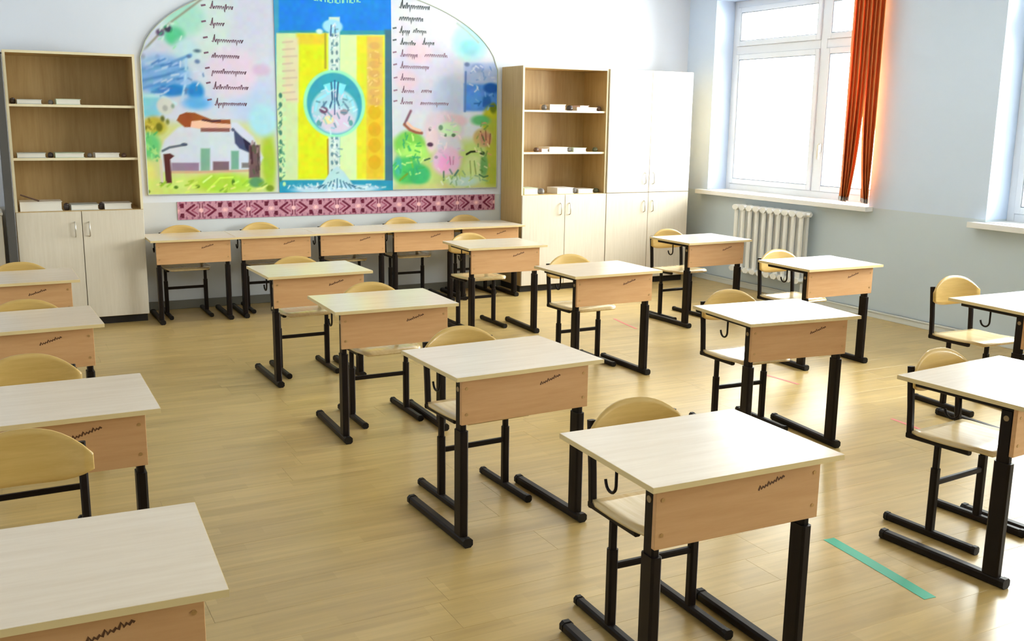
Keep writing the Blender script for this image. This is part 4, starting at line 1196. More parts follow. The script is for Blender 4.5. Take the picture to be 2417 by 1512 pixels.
# ------------------------------------------------------------------ painted wall board
def paint(X, Z, base, art):
    """flat printed artwork: soft-edged shapes laid over one another, in wall metres"""
    C = np.empty(X.shape + (3,)); C[:] = base
    for kind, p, colr, soft in art:
        if kind == 'E':
            cx, cz, rx, rz = p
            d = (np.sqrt(((X - cx) / rx) ** 2 + ((Z - cz) / rz) ** 2) - 1) * min(rx, rz)
        elif kind == 'L':
            d = np.full(X.shape, 1e9)
            for (ax, az), (bx, bz) in zip(p[:-2], p[1:-1]):
                L2 = (bx - ax) ** 2 + (bz - az) ** 2 + 1e-12
                t = np.clip(((X - ax) * (bx - ax) + (Z - az) * (bz - az)) / L2, 0, 1)
                d = np.minimum(d, np.hypot(X - ax - t * (bx - ax), Z - az - t * (bz - az)))
            d = d - p[-1] / 2
        else:
            d = np.full(X.shape, 1e9); inside = np.zeros(X.shape, bool)
            for k in range(len(p)):
                (ax, az), (bx, bz) = p[k], p[(k + 1) % len(p)]
                L2 = (bx - ax) ** 2 + (bz - az) ** 2 + 1e-12
                t = np.clip(((X - ax) * (bx - ax) + (Z - az) * (bz - az)) / L2, 0, 1)
                d = np.minimum(d, np.hypot(X - ax - t * (bx - ax), Z - az - t * (bz - az)))
                cond = (az > Z) != (bz > Z)
                with np.errstate(divide='ignore', invalid='ignore'):
                    xi = (bx - ax) * (Z - az) / (bz - az if bz != az else 1e-9) + ax
                inside ^= cond & (X < xi)
            d = np.where(inside, -d, d)
        a = np.clip(0.5 - d / max(soft, 1e-4), 0, 1); a = a * a * (3 - 2 * a)
        C += (np.array(colr, float) - C) * a[..., None]
    return C

def printed_board(name, x0, x1, ztop, z0, y_front, thick, step, base, art, mat, parent, wobble=0.0):
    """a solid board whose front carries the print; ztop(x) gives its upper outline"""
    nx = max(2, int((x1 - x0) / step)); zmax = max(ztop(x0), ztop(x1), ztop((x0 + x1) / 2)); nz = max(2, int((zmax - z0) / step))
    xs = np.linspace(x0, x1, nx + 1); tz = np.linspace(0, 1, nz + 1)
    zt = np.array([ztop(v) for v in xs])
    X = np.repeat(xs[:, None], nz + 1, 1); Z = z0 + tz[None, :] * (zt[:, None] - z0)
    C = paint(X, Z, base, art)
    if not wobble:
        rg = np.random.default_rng(11)
        def smooth(cell):
            gx = rg.normal(0, 1, (int((x1 - x0) / cell) + 3, int((zmax - z0) / cell) + 3)); fx, fz = (X - x0) / cell, (Z - z0) / cell
            i, j = fx.astype(int), fz.astype(int); a, c_ = fx - i, fz - j; a, c_ = a * a * (3 - 2 * a), c_ * c_ * (3 - 2 * c_)
            return gx[i, j] * (1 - a) * (1 - c_) + gx[i + 1, j] * a * (1 - c_) + gx[i, j + 1] * (1 - a) * c_ + gx[i + 1, j + 1] * a * c_
        sat = C.max(-1) - C.min(-1)
        for cell, amp in ((0.09, 4.0), (0.035, 5.0)):
            for ch in range(3): C[..., ch] += smooth(cell) * amp * (0.4 + sat / 600)
    if wobble:
        rg = np.random.default_rng(3); C += rg.normal(0, wobble, C.shape[:2])[..., None]
    C = np.clip(C, 0, 255) / 255
    LC = np.where(C <= 0.04045, C / 12.92, ((C + 0.055) / 1.055) ** 2.4)
    n = (nx + 1) * (nz + 1)
    V = np.stack([X.ravel(), np.full(n, y_front), Z.ravel()], 1)
    idx = np.arange(n).reshape(nx + 1, nz + 1)
    F = np.stack([idx[:-1, :-1], idx[1:, :-1], idx[1:, 1:], idx[:-1, 1:]], -1).reshape(-1, 4)
    ring = np.concatenate([idx[:, 0], idx[-1, 1:], idx[-2::-1, -1], idx[0, -2:0:-1]])
    B = V[ring].copy(); B[:, 1] += thick
    m = len(ring); b = n + np.arange(m)
    side = np.stack([ring, b, np.roll(b, -1), np.roll(ring, -1)], 1)
    faces = F.tolist() + side.tolist() + [b[::-1].tolist()]
    me = bpy.data.meshes.new(name)
    me.from_pydata(np.concatenate([V, B]).tolist(), [], faces)
    me.update()
    at = me.attributes.new('print', 'FLOAT_COLOR', 'POINT')
    cols = np.concatenate([LC.reshape(-1, 3), LC.reshape(-1, 3)[ring] * 0 + 0.7])
    at.data.foreach_set('color', np.concatenate([cols, np.ones((len(cols), 1))], 1).astype(np.float32).ravel())
    me.materials.append(mat)
    return put(name, me, parent)

def ribbon(pts, w, y, mb):
    """flat pen stroke on a vertical board facing -y"""
    P = [Vector((p[0], p[1])) for p in pts]; top, bot = [], []
    for i, p in enumerate(P):
        d = (P[min(i + 1, len(P) - 1)] - P[max(i - 1, 0)]); d = d.normalized() if d.length > 1e-9 else Vector((1, 0)); n = Vector((-d.y, d.x)) * w / 2
        top.append((p.x + n.x, y, p.y + n.y)); bot.append((p.x - n.x, y, p.y - n.y))
    k = len(P); mb.add(top + bot, [(i, i + k, i + k + 1, i + 1) for i in range(k - 1)])

def cursive(x0, x1, z, cap, h, seed, mb, y, w, slant=0.35):
    """an illegible handwritten word: joined-up loops after an optional tall capital"""
    r = random.Random(seed); x = x0
    if cap:
        H = h * 2.3
        pts = [(x0, z + H * 0.15), (x0 + h * 0.35, z), (x0 + h * 0.7, z + H * 0.55), (x0 + h * 0.95, z + H), (x0 + h * 0.9, z + H * 0.4), (x0 + h * 1.15, z)]
        ribbon(pts, w * 1.15, y, mb); x = x0 + h * 1.15
    pts = []; k = 0
    while x < x1:
        st = h * r.uniform(0.55, 0.8)
        hi = h * r.choice([0.85, 0.9, 1.0, 1.0, 1.55 if r.random() < 0.25 else 0.95]); lo = -h * (0.8 if r.random() < 0.1 else 0.0)
        pts += [(x, z + lo), (x + st * 0.35 + hi * slant * 0.3, z + hi * 0.9), (x + st * 0.6 + hi * slant * 0.3, z + hi)]
        x += st
    pts.append((x1, z))
    ribbon(pts, w, y, mb)

BX0, BX1, BZ0 = 1.187, 4.385, 0.965
BC, BA, BB, BZC = (BX0 + BX1) / 2, (BX1 - BX0) / 2 + 0.006, 0.745, 2.0
arch = lambda x: BZC + BB * math.sqrt(max(0.0, 1 - ((x - BC) / BA) ** 2))
board = empty('wall_display_board', (0, 0, 0))
tag(board, 'arched colourful display board with printed pictures and handwriting on the back wall', 'display board')
M1, M2 = 2.272, 3.318
TH = 0.012
printed_board('wing_panel', BX0, M1, arch, BZ0, YB - 0.002 - TH, TH, 0.0085, (203, 214, 236), ART_LEFT, M['art'], board)['label'] = 'left wing printed with a white yurt on a meadow'
printed_board('wing_panel', M2, BX1, arch, BZ0, YB - 0.002 - TH, TH, 0.0085, (216, 224, 240), ART_RIGHT, M['art'], board)['label'] = 'right wing printed with flowers, leaves and blue mountains'
printed_board('centre_panel', M1, M2, lambda x: 2.86, BZ0 - 0.004, YB - 0.002 - TH - 0.006, TH + 0.006, 0.0085, (20, 140, 210), ART_MID, M['art'], board)['label'] = 'blue and yellow centre panel with a round ornament'
rim = MB()
pts = [(BX0, BZ0)] + [(BX0 + (M1 - BX0) * i / 24, arch(BX0 + (M1 - BX0) * i / 24)) for i in range(25)]
for a, b_ in zip(pts[:-1], pts[1:]): rim.bar([(a[0], YB - 0.010, a[1]), (b_[0], YB - 0.010, b_[1])], 0.018, 0.010, (0, 1, 0))
rim.bar([(BX0, YB - 0.010, BZ0), (M1, YB - 0.010, BZ0)], 0.018, 0.010, (0, 1, 0))
put('rim', rim.mesh('rim', M['rim']), board)
rim = MB()
pts = [(BX1, BZ0)] + [(BX1 - (BX1 - M2) * i / 24, arch(BX1 - (BX1 - M2) * i / 24)) for i in range(25)]
for a, b_ in zip(pts[:-1], pts[1:]): rim.bar([(a[0], YB - 0.010, a[1]), (b_[0], YB - 0.010, b_[1])], 0.018, 0.010, (0, 1, 0))
rim.bar([(BX1, YB - 0.010, BZ0), (M2, YB - 0.010, BZ0)], 0.018, 0.010, (0, 1, 0))
put('rim', rim.mesh('rim', M['rim']), board)
PEN = [plain('pen_plum', (124, 92, 116), 0.7), plain('pen_slate', (102, 112, 120), 0.7), plain('pen_mauve', (158, 130, 156), 0.7), plain('pen_bullet', (120, 122, 148), 0.7), plain('pen_aqua', (140, 228, 205), 0.6)]
sd = 0
for side, lines in WORDS.items():
    for li, (bul, words) in enumerate(lines):
        mb = MB()
        if bul:
            ribbon([(bul[0] - 0.018, bul[1] - 0.004), (bul[0] + 0.018, bul[1] + 0.004)], 0.014, YB - 0.0155, mb)
        for x0, x1, z, cap in words:
            sd += 1
            bold = side == 'right' and li < 2
            cursive(x0, x1, z - 0.012, cap, 0.034 if bold else 0.027, sd, mb, YB - 0.0155, 0.010 if bold else 0.0070)
        put('lettering', mb.mesh('lettering', PEN[0] if side == 'left' else (PEN[1] if li < 4 else PEN[2])), board)
mb = MB()
for k in range(15):       # the arc of pale heading letters, cut by the picture's upper edge
    t = (k - 7) / 7; x = (M1 + M2) / 2 + 0.23 * t * 1.0; z = 2.574 + 0.022 * t * t
    ribbon([(x - 0.012, z), (x - 0.012, z + 0.05)], 0.009, YB - 0.0215, mb)
    if k % 3 != 1: ribbon([(x - 0.012, z + (0.05 if k % 2 else 0.0)), (x + 0.012, z + (0.05 if k % 2 else 0.0))], 0.008, YB - 0.0215, mb)
    if k % 2: ribbon([(x + 0.010, z), (x + 0.010, z + 0.05)], 0.009, YB - 0.0215, mb)
put('heading', mb.mesh('heading', PEN[4]), board)

# patterned band below the board
def band():
    x0, x1, z0, z1 = 1.412, 4.372, 0.752, 0.902
    period = 0.395; art = []
    dk, md, lt, pk = (108, 30, 56), (150, 70, 96), (232, 178, 186), (246, 196, 200)
    zc = (z0 + z1) / 2
    for k in range(-1, 9):
        c = 1.604 + k * period
        for zz in (z0 + 0.012, z1 - 0.012):      # little triangles along both edges
            for i in range(8): art.append(('E', (c - 0.17 + i * 0.049, zz, 0.009, 0.012), (150, 92, 116), 0.006))
        for s in (-1, 1):
            art.append(('L', ((c + s * 0.118, zc), (c + s * 0.055, zc + 0.046), 0.017), dk, 0.008))
            art.append(('L', ((c + s * 0.118, zc), (c + s * 0.055, zc - 0.046), 0.017), dk, 0.008))
            art.append(('L', ((c + s * 0.075, zc), (c + s * 0.030, zc + 0.030), 0.011), md, 0.008))
            art.append(('L', ((c + s * 0.075, zc), (c + s * 0.030, zc - 0.030), 0.011), md, 0.008))
            art.append(('L', ((c + s * 0.012, zc + 0.02), (c + s * 0.012, zc + 0.058), 0.008), dk, 0.006))
            art.append(('L', ((c + s * 0.012, zc - 0.02), (c + s * 0.012, zc - 0.058), 0.008), dk, 0.006))
        art.append(('E', (c, zc, 0.018, 0.018), pk, 0.012))
        d = c + period / 2
        for sx in (-1, 1):
            for sz in (-1, 1):
                art.append(('P', ((d + sx * 0.058, zc + sz * 0.062), (d + sx * 0.018, zc + sz * 0.062), (d + sx * 0.030, zc + sz * 0.022), (d + sx * 0.058, zc + sz * 0.022)), dk if sx * sz > 0 else (96, 28, 50), 0.008))
        art.append(('E', (d, zc, 0.026, 0.020), lt, 0.015))
        art.append(('E', (d, zc, 0.010, 0.010), (252, 205, 205), 0.008))
    o = printed_board('ornament_band', x0, x1, lambda x: z1, z0, YB - 0.006, 0.004, 0.0062, (196, 142, 160), art, M['textile'], None, 7)
    tag(o, 'long maroon and pink ornamental band below the display board', 'wall band')
band()

# ------------------------------------------------------------------ cabinets
def book(x, y, z, w, d, h, ci, label, rz=0.0):
    b = empty('book', (x, y, z), rz)
    tag(b, label, 'book', 'flat books lying in the bookcases')
    cv = MB().box(-w / 2, w / 2, -d / 2, d / 2, 0, 0.004).box(-w / 2, w / 2, -d / 2, d / 2, h - 0.004, h).box(-w / 2, -w / 2 + 0.004, -d / 2, d / 2, 0.004, h - 0.004)
    put('cover', cv.mesh('cover', BOOKC[ci]), b)
    put('pages', box_mesh('pages', M['paper'], (-w / 2 + 0.0045, w / 2 - 0.006, -d / 2 + 0.006, d / 2 - 0.006, 0.0045, h - 0.0045)), b)

def pot(x, y, z, r, h, ci, label):
    b = empty('pot', (x, y, z))
    tag(b, label, 'pot', 'small pots on the bookcase shelves')
    put('body', MB().lathe([(r * 0.7, 0), (r, h * 0.25), (r, h * 0.6), (r * 0.8, h * 0.74)]).mesh('body', POTC[ci], 0, True), b)
    put('lid', MB().lathe([(r * 0.84, h * 0.745), (r * 0.84, h * 0.86), (r * 0.5, h * 0.94), (r * 0.2, h)]).mesh('lid', POTC[ci]), b)

def bookcase(name, x0, x1, yf, top, mid, shelves, label, edge_left=True, open_top=True):
    """lower cupboard with two doors, open shelves (or two more doors) above"""
    c = empty(name, ((x0 + x1) / 2, yf, 0)); ox = (x0 + x1) / 2
    tag(c, label, 'cabinet')
    yb = YB - 0.018 - yf; t = 0.018; a, b = x0 - ox, x1 - ox
    put('side_panel', box_mesh('side_panel', M['carcass'], (a, a + t, 0.02, yb, 0.06, top), 0.001), c)
    put('side_panel', box_mesh('side_panel', M['carcass'], (b - t, b, 0.02, yb, 0.06, top), 0.001), c)
    put('top_panel', box_mesh('top_panel', M['carcass'], (a + t, b - t, 0.02, yb, top - t, top), 0.001), c)
    put('bottom_panel', box_mesh('bottom_panel', M['carcass'], (a + t, b - t, 0.02, yb, 0.06, 0.06 + t), 0.001), c)
    put('back_panel', box_mesh('back_panel', M['carcass'], (a + t, b - t, yb - 0.006, yb, 0.06 + t, top - t)), c)
    put('plinth', box_mesh('plinth', M['plinth'], (a + 0.01, b - 0.01, 0.045, yb, 0.0, 0.06)), c)
    put('shelf', box_mesh('shelf', M['carcass'], (a + t, b - t, 0.02, yb - 0.006, mid - t, mid), 0.001), c)
    for z in shelves:
        s = put('shelf', box_mesh('shelf', M['carcass'], (a + t, b - t, 0.035, yb - 0.006, z - t, z), 0.001), c)
        put('edge_band', box_mesh('edge_band', M['cedge'], (a + t, b - t, 0.033, 0.035, z - t, z)), s)
    if open_top:
        e = MB().box(a, a + t, 0.017, 0.0199, mid, top).box(b - t, b, 0.017, 0.0199, mid, top).box(a + t, b - t, 0.017, 0.0199, top - t, top)
        put('edge_band', e.mesh('edge_band', M['cedge']), c)
    g = 0.0025
    rows = [(0.065, mid - 0.004)] + ([] if open_top else [(mid + 0.001, top - 0.002)])
    for z0, z1 in rows:
        for k, (p, q) in enumerate(((a + g, -g), (g, b - g))):
            d = put('door', box_mesh('door', M['door'], (p, q, 0.0, 0.018, z0, z1), 0.0015), c)
            hx = -0.05 if k == 0 else 0.05
            hz = z1 - 0.08 if z0 < 0.5 else z0 + 0.08 + 0.11
            hd = MB().rod([(hx, 0.001, hz), (hx, -0.022, hz - 0.008), (hx, -0.022, hz - 0.102), (hx, 0.001, hz - 0.11)], 0.005)
            put('handle', hd.mesh('handle', M['handle'], 0, True), d)
    return c

bookcase('bookcase', 0.190, 1.086, 8.205, 2.055, 0.89, (1.285, 1.675), 'tall open bookcase left of the arched display board, two doors below')
bookcase('bookcase', 4.432, 5.362, 8.205, 2.095, 0.92, (1.315, 1.700), 'tall open bookcase right of the arched display board, two doors below')
bookcase('wardrobe_cabinet', 5.366, 6.356, 8.205, 2.095, 0.92, (), 'pale cupboard with four closed doors in the corner near the window', open_top=False)

# low cupboard and the dark post at the left picture edge
lc = empty('low_cupboard', (-0.40, 8.22, 0)); tag(lc, 'low pale cupboard partly seen left of the dark grey post', 'cabinet')
put('carcass', box_mesh('carcass', M['carcass'], (-0.5, 0.5, 0.02, 0.42, 0.06, 0.87), 0.002), lc)
put('top_panel', box_mesh('top_panel', M['door'], (-0.505, 0.505, 0.0, 0.42, 0.871, 0.89), 0.002), lc)
put('plinth', box_mesh('plinth', M['plinth'], (-0.49, 0.49, 0.05, 0.41, 0, 0.06)), lc)
for p, q, hx in ((-0.498, -0.002, -0.05), (0.002, 0.498, 0.05)):
    d = put('door', box_mesh('door', M['door'], (p, q, 0.0, 0.019, 0.065, 0.868), 0.0015), lc)
    put('handle', MB().rod([(hx, 0.001, 0.78), (hx, -0.022, 0.772), (hx, -0.022, 0.678), (hx, 0.001, 0.67)], 0.005).mesh('handle', M['handle']), d)
ps = empty('upright_post', (0.155, 8.165, 0)); tag(ps, 'dark grey square upright post beside the left bookcase', 'post')
put('shaft', MB().bar([(0, 0, 0.012), (0, 0, 2.02)], 0.062, 0.04, (1, 0, 0), 0.12).mesh('shaft', M['post']), ps)
put('foot_plate', box_mesh('foot_plate', M['post'], (-0.055, 0.037, -0.05, 0.037, 0, 0.012), 0.002), ps)
put('end_cap', MB().bar([(0, 0, 2.021), (0, 0, 2.03)], 0.066, 0.044, (1, 0, 0), 0.12).mesh('end_cap', M['cap']), ps)

L_, R_ = 'left bookcase', 'right bookcase'
for x0, x1, z, h, d, ci, lb in (
    (0.262, 0.43, 1.675, 0.034, 0.20, 3, 'thin grey-white book at the left on the upper shelf of the left bookcase'),
    (0.525, 0.695, 1.675, 0.042, 0.21, 2, 'pale mint book in the middle of the upper shelf of the left bookcase'),
    (0.235, 0.430, 1.285, 0.036, 0.22, 3, 'grey-white book at the left on the middle shelf of the left bookcase'),
    (0.492, 0.695, 1.285, 0.036, 0.22, 2, 'pale mint book in the middle of the left bookcase, middle shelf'),
    (0.770, 0.945, 1.285, 0.034, 0.20, 0, 'white book at the right on the middle shelf of the left bookcase'),
    (0.225, 0.515, 0.89, 0.070, 0.22, 0, 'thick white book behind the stick in the left bookcase, lowest shelf'),
    (0.575, 0.770, 0.89, 0.042, 0.20, 3, 'white book between two dark pots in the left bookcase, lowest shelf'),
    (0.812, 1.010, 0.89, 0.045, 0.20, 0, 'white book at the right in the left bookcase, lowest shelf'),
    (4.745, 4.920, 1.700, 0.055, 0.20, 4, 'cream book between two dark pots on the upper shelf of the right bookcase'),
    (5.040, 5.270, 1.700, 0.034, 0.22, 4, 'wide cream book at the right on the upper shelf of the right bookcase'),
    (4.665, 4.738, 1.315, 0.030, 0.16, 1, 'narrow pinkish book on the middle shelf of the right bookcase'),
    (4.748, 4.953, 1.315, 0.045, 0.21, 0, 'white book in the middle shelf of the right bookcase'),
    (5.014, 5.160, 1.315, 0.038, 0.20, 2, 'pale mint book on the middle shelf of the right bookcase'),
    (4.486, 4.637, 0.92, 0.060, 0.20, 2, 'mint book at the far left in the right bookcase, lowest shelf'),
    (4.845, 5.026, 0.92, 0.056, 0.20, 0, 'white book in the middle of the right bookcase, lowest shelf'),
    (5.082, 5.253, 0.92, 0.040, 0.20, 0, 'white book at the right in the right bookcase, lowest shelf')):
    book((x0 + x1) / 2, 8.285 + d / 2 - 0.02, z, x1 - x0, d, h, ci, lb)
book(5.143, 8.365, 1.734, 0.10, 0.14, 0.016, 1, 'small thin book lying on the wide cream book, right bookcase')
for x, z, r, h, ci, lb in (
    (0.236, 1.675, 0.020, 0.045, 0, 'small dark pot in the left corner of the upper shelf, left bookcase'),
    (0.490, 1.675, 0.018, 0.034, 1, 'small grey pot in the middle of the upper shelf, left bookcase'),
    (0.461, 1.285, 0.020, 0.040, 0, 'small dark pot between two books on the middle shelf, left bookcase'),
    (0.733, 1.285, 0.018, 0.034, 1, 'small grey pot on the middle shelf, left bookcase'),
    (0.978, 1.285, 0.018, 0.032, 3, 'small brown pot at the right on the middle shelf, left bookcase'),
    (0.545, 0.89, 0.022, 0.055, 0, 'dark pot beside the thick white book, left bookcase'),
    (0.791, 0.89, 0.018, 0.055, 0, 'dark pot right of the middle book, lowest shelf of the left bookcase'),
    (4.702, 1.700, 0.026, 0.052, 1, 'grey pot left of the cream book on the upper shelf, right bookcase'),
    (4.979, 1.700, 0.032, 0.050, 0, 'dark pot in the middle of the upper shelf, right bookcase'),
    (5.305, 1.700, 0.024, 0.048, 3, 'brown pot at the right end of the upper shelf, right bookcase'),
    (4.624, 1.315, 0.026, 0.042, 3, 'brown pot on the middle shelf, right bookcase'),
    (4.983, 1.315, 0.020, 0.040, 1, 'grey pot between white and mint books, right bookcase'),
    (5.277, 1.315, 0.026, 0.044, 2, 'olive pot at the right on the middle shelf, right bookcase'),
    (4.685, 0.92, 0.032, 0.055, 1, 'grey pot beside the mint book on the lowest shelf, right bookcase'),
    (5.054, 0.92, 0.022, 0.055, 1, 'grey pot between two white books on the lowest shelf, right bookcase'),
    (5.300, 0.92, 0.028, 0.045, 2, 'olive pot at the right on the lowest shelf, right bookcase')):
    pot(x, 8.30, z, r, h, ci, lb)
st = put('pointer_stick', MB().rod([(-0.062, 0, 0.055), (0.062, 0, 0.007)], 0.006).mesh('pointer_stick', POTC[3]), None, (0.295, 8.265, 0.96))
tag(st, 'short brown stick resting on the thick white book, left bookcase', 'stick')

# ------------------------------------------------------------------ desks
H = 0.684
def desk_parts():
    """(part name, mesh, sub-parts) in desk coordinates: front edge at y = 0, front towards -y"""
    P = []
    eb = MB().box(-0.3262, 0.3262, -0.0012, 0, H - 0.016, H - 0.0004).box(-0.3262, 0.3262, 0.5, 0.5012, H - 0.016, H - 0.0004).box(-0.3262, -0.325, 0, 0.5, H - 0.016, H - 0.0004).box(0.325, 0.3262, 0, 0.5, H - 0.016, H - 0.0004)
    P.append(('tabletop', MB().box(-0.325, 0.325, 0, 0.5, H - 0.016, H).mesh('tabletop', M['top']), [('edge_band', eb.mesh('edge_band', M['edge']))]))
    P.append(('front_panel', MB().box(-0.283, 0.283, 0.045, 0.061, 0.485, H - 0.016).mesh('front_panel', M['panel'], 0.001),
              [('screw', MB().rod([(x, 0.0455, z), (x, 0.0435, z)], 0.006, 10).mesh('screw', M['screw'])) for x in (-0.262, 0.262) for z in (0.525, 0.625)]))
    mb = MB(); r = random.Random(5)
    pts = []; n = 19
    for i in range(n):
        t = i / (n - 1); pts.append((0.060 + 0.090 * t, 0.603 + 0.027 * t + (0.005 if i % 2 else -0.003) * (1.8 if i in (1, 7, 13) else 0.7)))
    ribbon(pts, 0.0062, 0.0444, mb)
    P.append(('handwriting', mb.mesh('handwriting', M['ink']), []))
    for s in (-1, 1):
        x = s * 0.263
        sl = MB().bar([(x, 0.086, 0.034), (x, 0.086, 0.455)], 0.034, 0.062, (1, 0, 0), 0.2).mesh('leg_sleeve', M['metal'])
        cp = MB().rod([(x + s * 0.0125, 0.088, 0.615), (x + s * 0.0150, 0.088, 0.615)], 0.010, 14).mesh('plug', M['disc'])
        P.append(('leg', MB().bar([(x, 0.088, 0.05), (x, 0.088, H - 0.042)], 0.025, 0.048, (1, 0, 0), 0.2).mesh('leg', M['metal']), [('leg_sleeve', sl), ('plug', cp)]))
        ca = MB().bar([(x, 0.026, 0.019), (x, 0.044, 0.019)], 0.042, 0.038, (1, 0, 0), 0.25).mesh('end_cap', M['cap'])
        cb = MB().bar([(x, 0.531, 0.019), (x, 0.549, 0.019)], 0.042, 0.038, (1, 0, 0), 0.25).mesh('end_cap', M['cap'])
        P.append(('runner', MB().bar([(x, 0.04, 0.018), (x, 0.535, 0.018)], 0.038, 0.034, (1, 0, 0), 0.2).mesh('runner', M['metal']), [('end_cap', ca), ('end_cap', cb)]))
        P.append(('side_rail', MB().bar([(x, 0.064, H - 0.0295), (x, 0.455, H - 0.0295)], 0.025, 0.026, (1, 0, 0), 0.15).mesh('side_rail', M['metal']), []))
        hk = [(x, 0.275, H - 0.042), (x, 0.275, H - 0.10)] + [(x, 0.275 + 0.028 * (1 - math.cos(a)), H - 0.10 - 0.028 * math.sin(a)) for a in [math.radians(d) for d in range(20, 161, 20)]] + [(x, 0.333, H - 0.098)]
        P.append(('bag_hook', MB().rod(hk, 0.0048, 8).mesh('bag_hook', M['metal'], 0, True), []))
    P.append(('cross_rail', MB().bar([(-0.2505, 0.40, H - 0.030), (0.2505, 0.40, H - 0.030)], 0.022, 0.022, (0, 1, 0), 0.2).mesh('cross_rail', M['metal']), []))
    return P

def chair_parts():
    """origin between the two legs on the floor; the sitter faces -y"""
    P = []
    g = []
    for i in range(11):                       # seat: rounded corners, rolled front edge
        t = i / 10; y = 0.115 - 0.335 * t
        hw = 0.178 - (0.035 * max(0, (t - 0.75) / 0.25) ** 2) - (0.012 * max(0, (0.12 - t) / 0.12) ** 2)
        dz = -0.016 * max(0, (t - 0.78) / 0.22) ** 2 + 0.010 * (t - 0.5) - 0.006 * math.sin(math.pi * t)
        g.append([(hw * (j / 8 * 2 - 1), y, 0.408 + dz) for j in range(9)])
    P.append(('seat', MB().sheet(g, 0.010).mesh('seat', M['seat'], 0, True), []))
    g = []
    for i in range(9):                        # bent plywood back with an arched top
        t = i / 8; row = []
        for j in range(15):
            u = j / 14 * 2 - 1
            top = 0.722 - 0.085 * abs(u) ** 2.4
            bot = 0.560 + 0.030 * abs(u) ** 4
            z = bot + (top - bot) * t
            y = 0.137 + 0.10 * (z - 0.56) - 0.030 * u * u
            row.append((0.186 * u, y, z))
        g.append(row)
    riv = [('rivet', MB().rod([(x, 0.113, 0.63), (x, 0.108, 0.63)], 0.006, 10).mesh('rivet', M['cap'])) for x in (-0.158, 0.158)]
    P.append(('backrest', MB().sheet(g, 0.009).mesh('backrest', M['ply'], 0, True), []))
    for s in (-1, 1):
        x = s * 0.157
        P.append(('upright', MB().bar([(x, 0.128, 0.376), (x, 0.136, 0.50), (x, 0.152, 0.665)], 0.024, 0.024, (1, 0, 0), 0.2).mesh('upright', M['metal']), []))
        P.append(('seat_rail', MB().bar([(x, 0.140, 0.386), (x, -0.135, 0.390)], 0.024, 0.025, (1, 0, 0), 0.2).mesh('seat_rail', M['metal']), []))
        sl = MB().bar([(x, 0, 0.028), (x, 0, 0.285)], 0.031, 0.031, (1, 0, 0), 0.2).mesh('leg_sleeve', M['metal'])
        P.append(('leg', MB().bar([(x, 0, 0.05), (x, 0, 0.376)], 0.023, 0.023, (1, 0, 0), 0.2).mesh('leg', M['metal']), [('leg_sleeve', sl)]))
        caps = [('end_cap', MB().bar([(x, y - 0.008, 0.0165), (x, y + 0.008, 0.0165)], 0.034, 0.033, (1, 0, 0), 0.25).mesh('end_cap', M['cap'])) for y in (-0.198, 0.198)]
        P.append(('runner', MB().bar([(x, -0.194, 0.016), (x, 0.194, 0.016)], 0.030, 0.029, (1, 0, 0), 0.2).mesh('runner', M['metal']), caps))
    P.append(('stretcher', MB().bar([(-0.142, 0, 0.225), (0.142, 0, 0.225)], 0.018, 0.022, (0, 1, 0), 0.2).mesh('stretcher', M['metal']), []))
    return P

DESK, CHAIR = desk_parts(), chair_parts()
def place(parts, name, loc, rz, label, cat, group, zs=1.0):
    t = empty(name, loc, rz)
    t.scale.z = zs
    tag(t, label, cat, group)
    for n, me, subs in parts:
        p = put(n, me, t)
        for sn, sm in subs: put(sn, sm, p)
    return t

COLS = {'A': 'left column', 'B': 'second column', 'C': 'third column', 'D': 'window column'}
ORD = {1: 'nearest', 2: 'second', 3: 'third', 4: 'fourth'}
# desk: x, y of the front edge middle, turn; chair: x, y of its legs, turn
SEATS = {
    'A1': (0.042, 1.903, -3.0, 0.030, 2.915, -2), 'A2': (0.120, 3.253, -0.5, 0.090, 3.920, 1), 'A3': (0.105, 4.728, 2.0, 0.125, 5.170, -1), 'A4': (0.116, 6.103, 0.6, 0.150, 6.560, 1),
    'B1': (1.787, 1.963, -1.7, 1.823, 2.445, -1.5), 'B2': (1.792, 3.207, 2.2, 1.793, 3.728, 2.5), 'B3': (1.781, 4.574, -1.1, 1.835, 5.015, 0.5), 'B4': (1.759, 5.780, 1.3, 1.752, 6.195, 1),
    'C1': (3.356, 2.068, 4.5, 3.385, 2.530, 4.5), 'C2': (3.453, 3.489, -5.5, 3.520, 4.020, -3), 'C3': (3.443, 5.085, 0.9, 3.470, 5.600, 1), 'C4': (3.414, 6.518, -1.5, 3.385, 7.015, 1),
    'D1': (4.935, 3.127, -2.4, 4.985, 3.755, -3), 'D2': (4.998, 4.728, -1.3, 5.010, 5.260, 1), 'D3': (5.144, 6.188, 2.1, 5.095, 6.690, 2),
}
NOTE = {'A1': 'cut off at the lower left corner', 'A2': 'behind the corner desk', 'A3': 'third from the front', 'A4': 'before the left bookcase',
        'B1': 'nearest, beside the green tape', 'B2': 'second from the front', 'B3': 'third from the front', 'B4': 'furthest back',
        'C1': 'nearest, cut by the right picture edge', 'C2': 'second from the front', 'C3': 'third from the front', 'C4': 'furthest back',
        'D1': 'cut by the right picture edge', 'D2': 'in front of the radiator', 'D3': 'furthest back near the corner cupboard'}
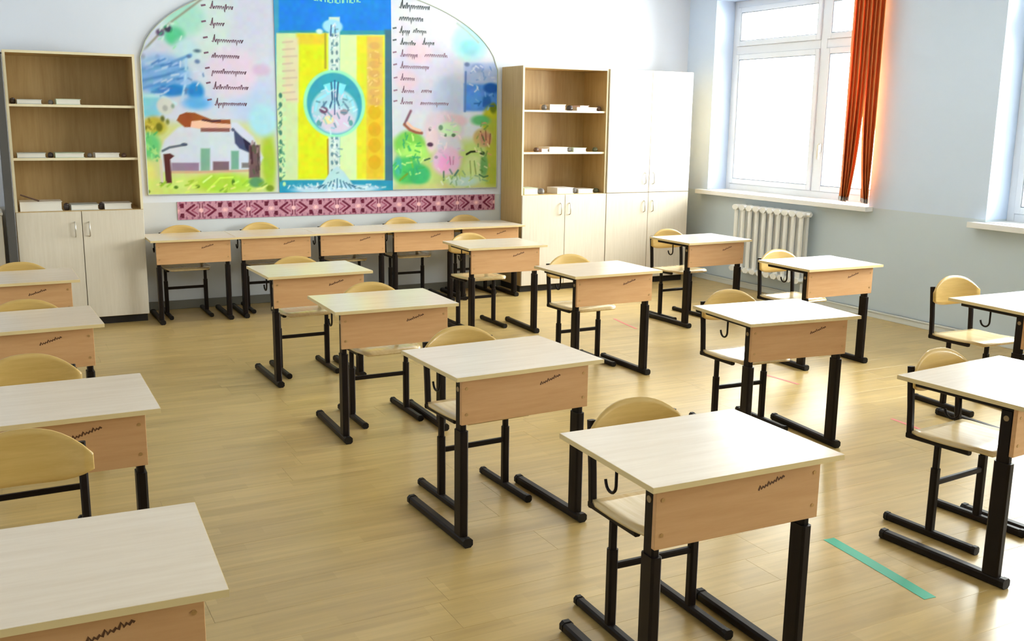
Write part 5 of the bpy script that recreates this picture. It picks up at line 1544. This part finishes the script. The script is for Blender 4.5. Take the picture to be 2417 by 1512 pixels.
for k, (x, y, a, cx, cy, ca) in SEATS.items():
    place(DESK, 'school_desk', (x, y, 0), math.radians(a), 'single school desk in the %s, %s' % (COLS[k[0]], NOTE[k]), 'desk', 'single school desks set out in columns')
    place(CHAIR, 'school_chair', (cx, cy, 0), math.radians(ca), 'plywood chair of the %s desk, %s' % (COLS[k[0]], NOTE[k]), 'chair', 'plywood chairs at the desks in columns', 1.035 if k == 'D1' else 1.0)
WORD5 = ['first', 'second', 'third', 'fourth', 'fifth']
for i in range(5):
    x = 1.418 + 0.6555 * i
    place(DESK, 'school_desk', (x, 7.980 + 0.010 * i, 0), 0.0, '%s desk from the left in the row along the back wall' % WORD5[i], 'desk', 'desks lined up along the back wall', 0.972)
    place(CHAIR, 'school_chair', ((1.405, 2.065, 2.745, 3.355, 4.005)[i], 8.392 + 0.008 * i, 0), 0.0, 'chair tucked behind the %s desk from the left along the back wall' % WORD5[i], 'chair', 'chairs behind the back wall desks')

# ------------------------------------------------------------------ tape on the floor
def tape(name, pts, w, mat, label):
    mb = MB(); g = []
    for i, p in enumerate(pts):
        a, b = Vector(pts[max(i - 1, 0)]), Vector(pts[min(i + 1, len(pts) - 1)]); d = (b - a).normalized(); n = Vector((-d.y, d.x)) * w / 2
        g.append([(p[0] + n.x, p[1] + n.y, 0.0007), (p[0] - n.x, p[1] - n.y, 0.0007)])
    o = put(name, mb.sheet(g, 0.0008, (0, 0, 1)).mesh(name, mat)); tag(o, label, 'tape', 'strips of floor marking tape')
tape('floor_tape', [(2.845, 2.675), (2.83, 2.50), (2.812, 2.33), (2.79, 2.145)], 0.052, M['green'], 'green tape strip on the floor right of the nearest desk')
tape('floor_tape', [(4.381, 3.735), (4.375, 3.65), (4.366, 3.52)], 0.022, M['red'], 'short red tape mark beside the cut-off chair at the right')
tape('floor_tape', [(4.414, 4.79), (4.425, 4.66), (4.438, 4.52)], 0.022, M['red'], 'faint red tape mark under the second desk of the third column')
tape('floor_tape', [(4.545, 6.78), (4.51, 6.58), (4.48, 6.36)], 0.022, M['red'], 'faint red tape mark near the furthest window-side desk')
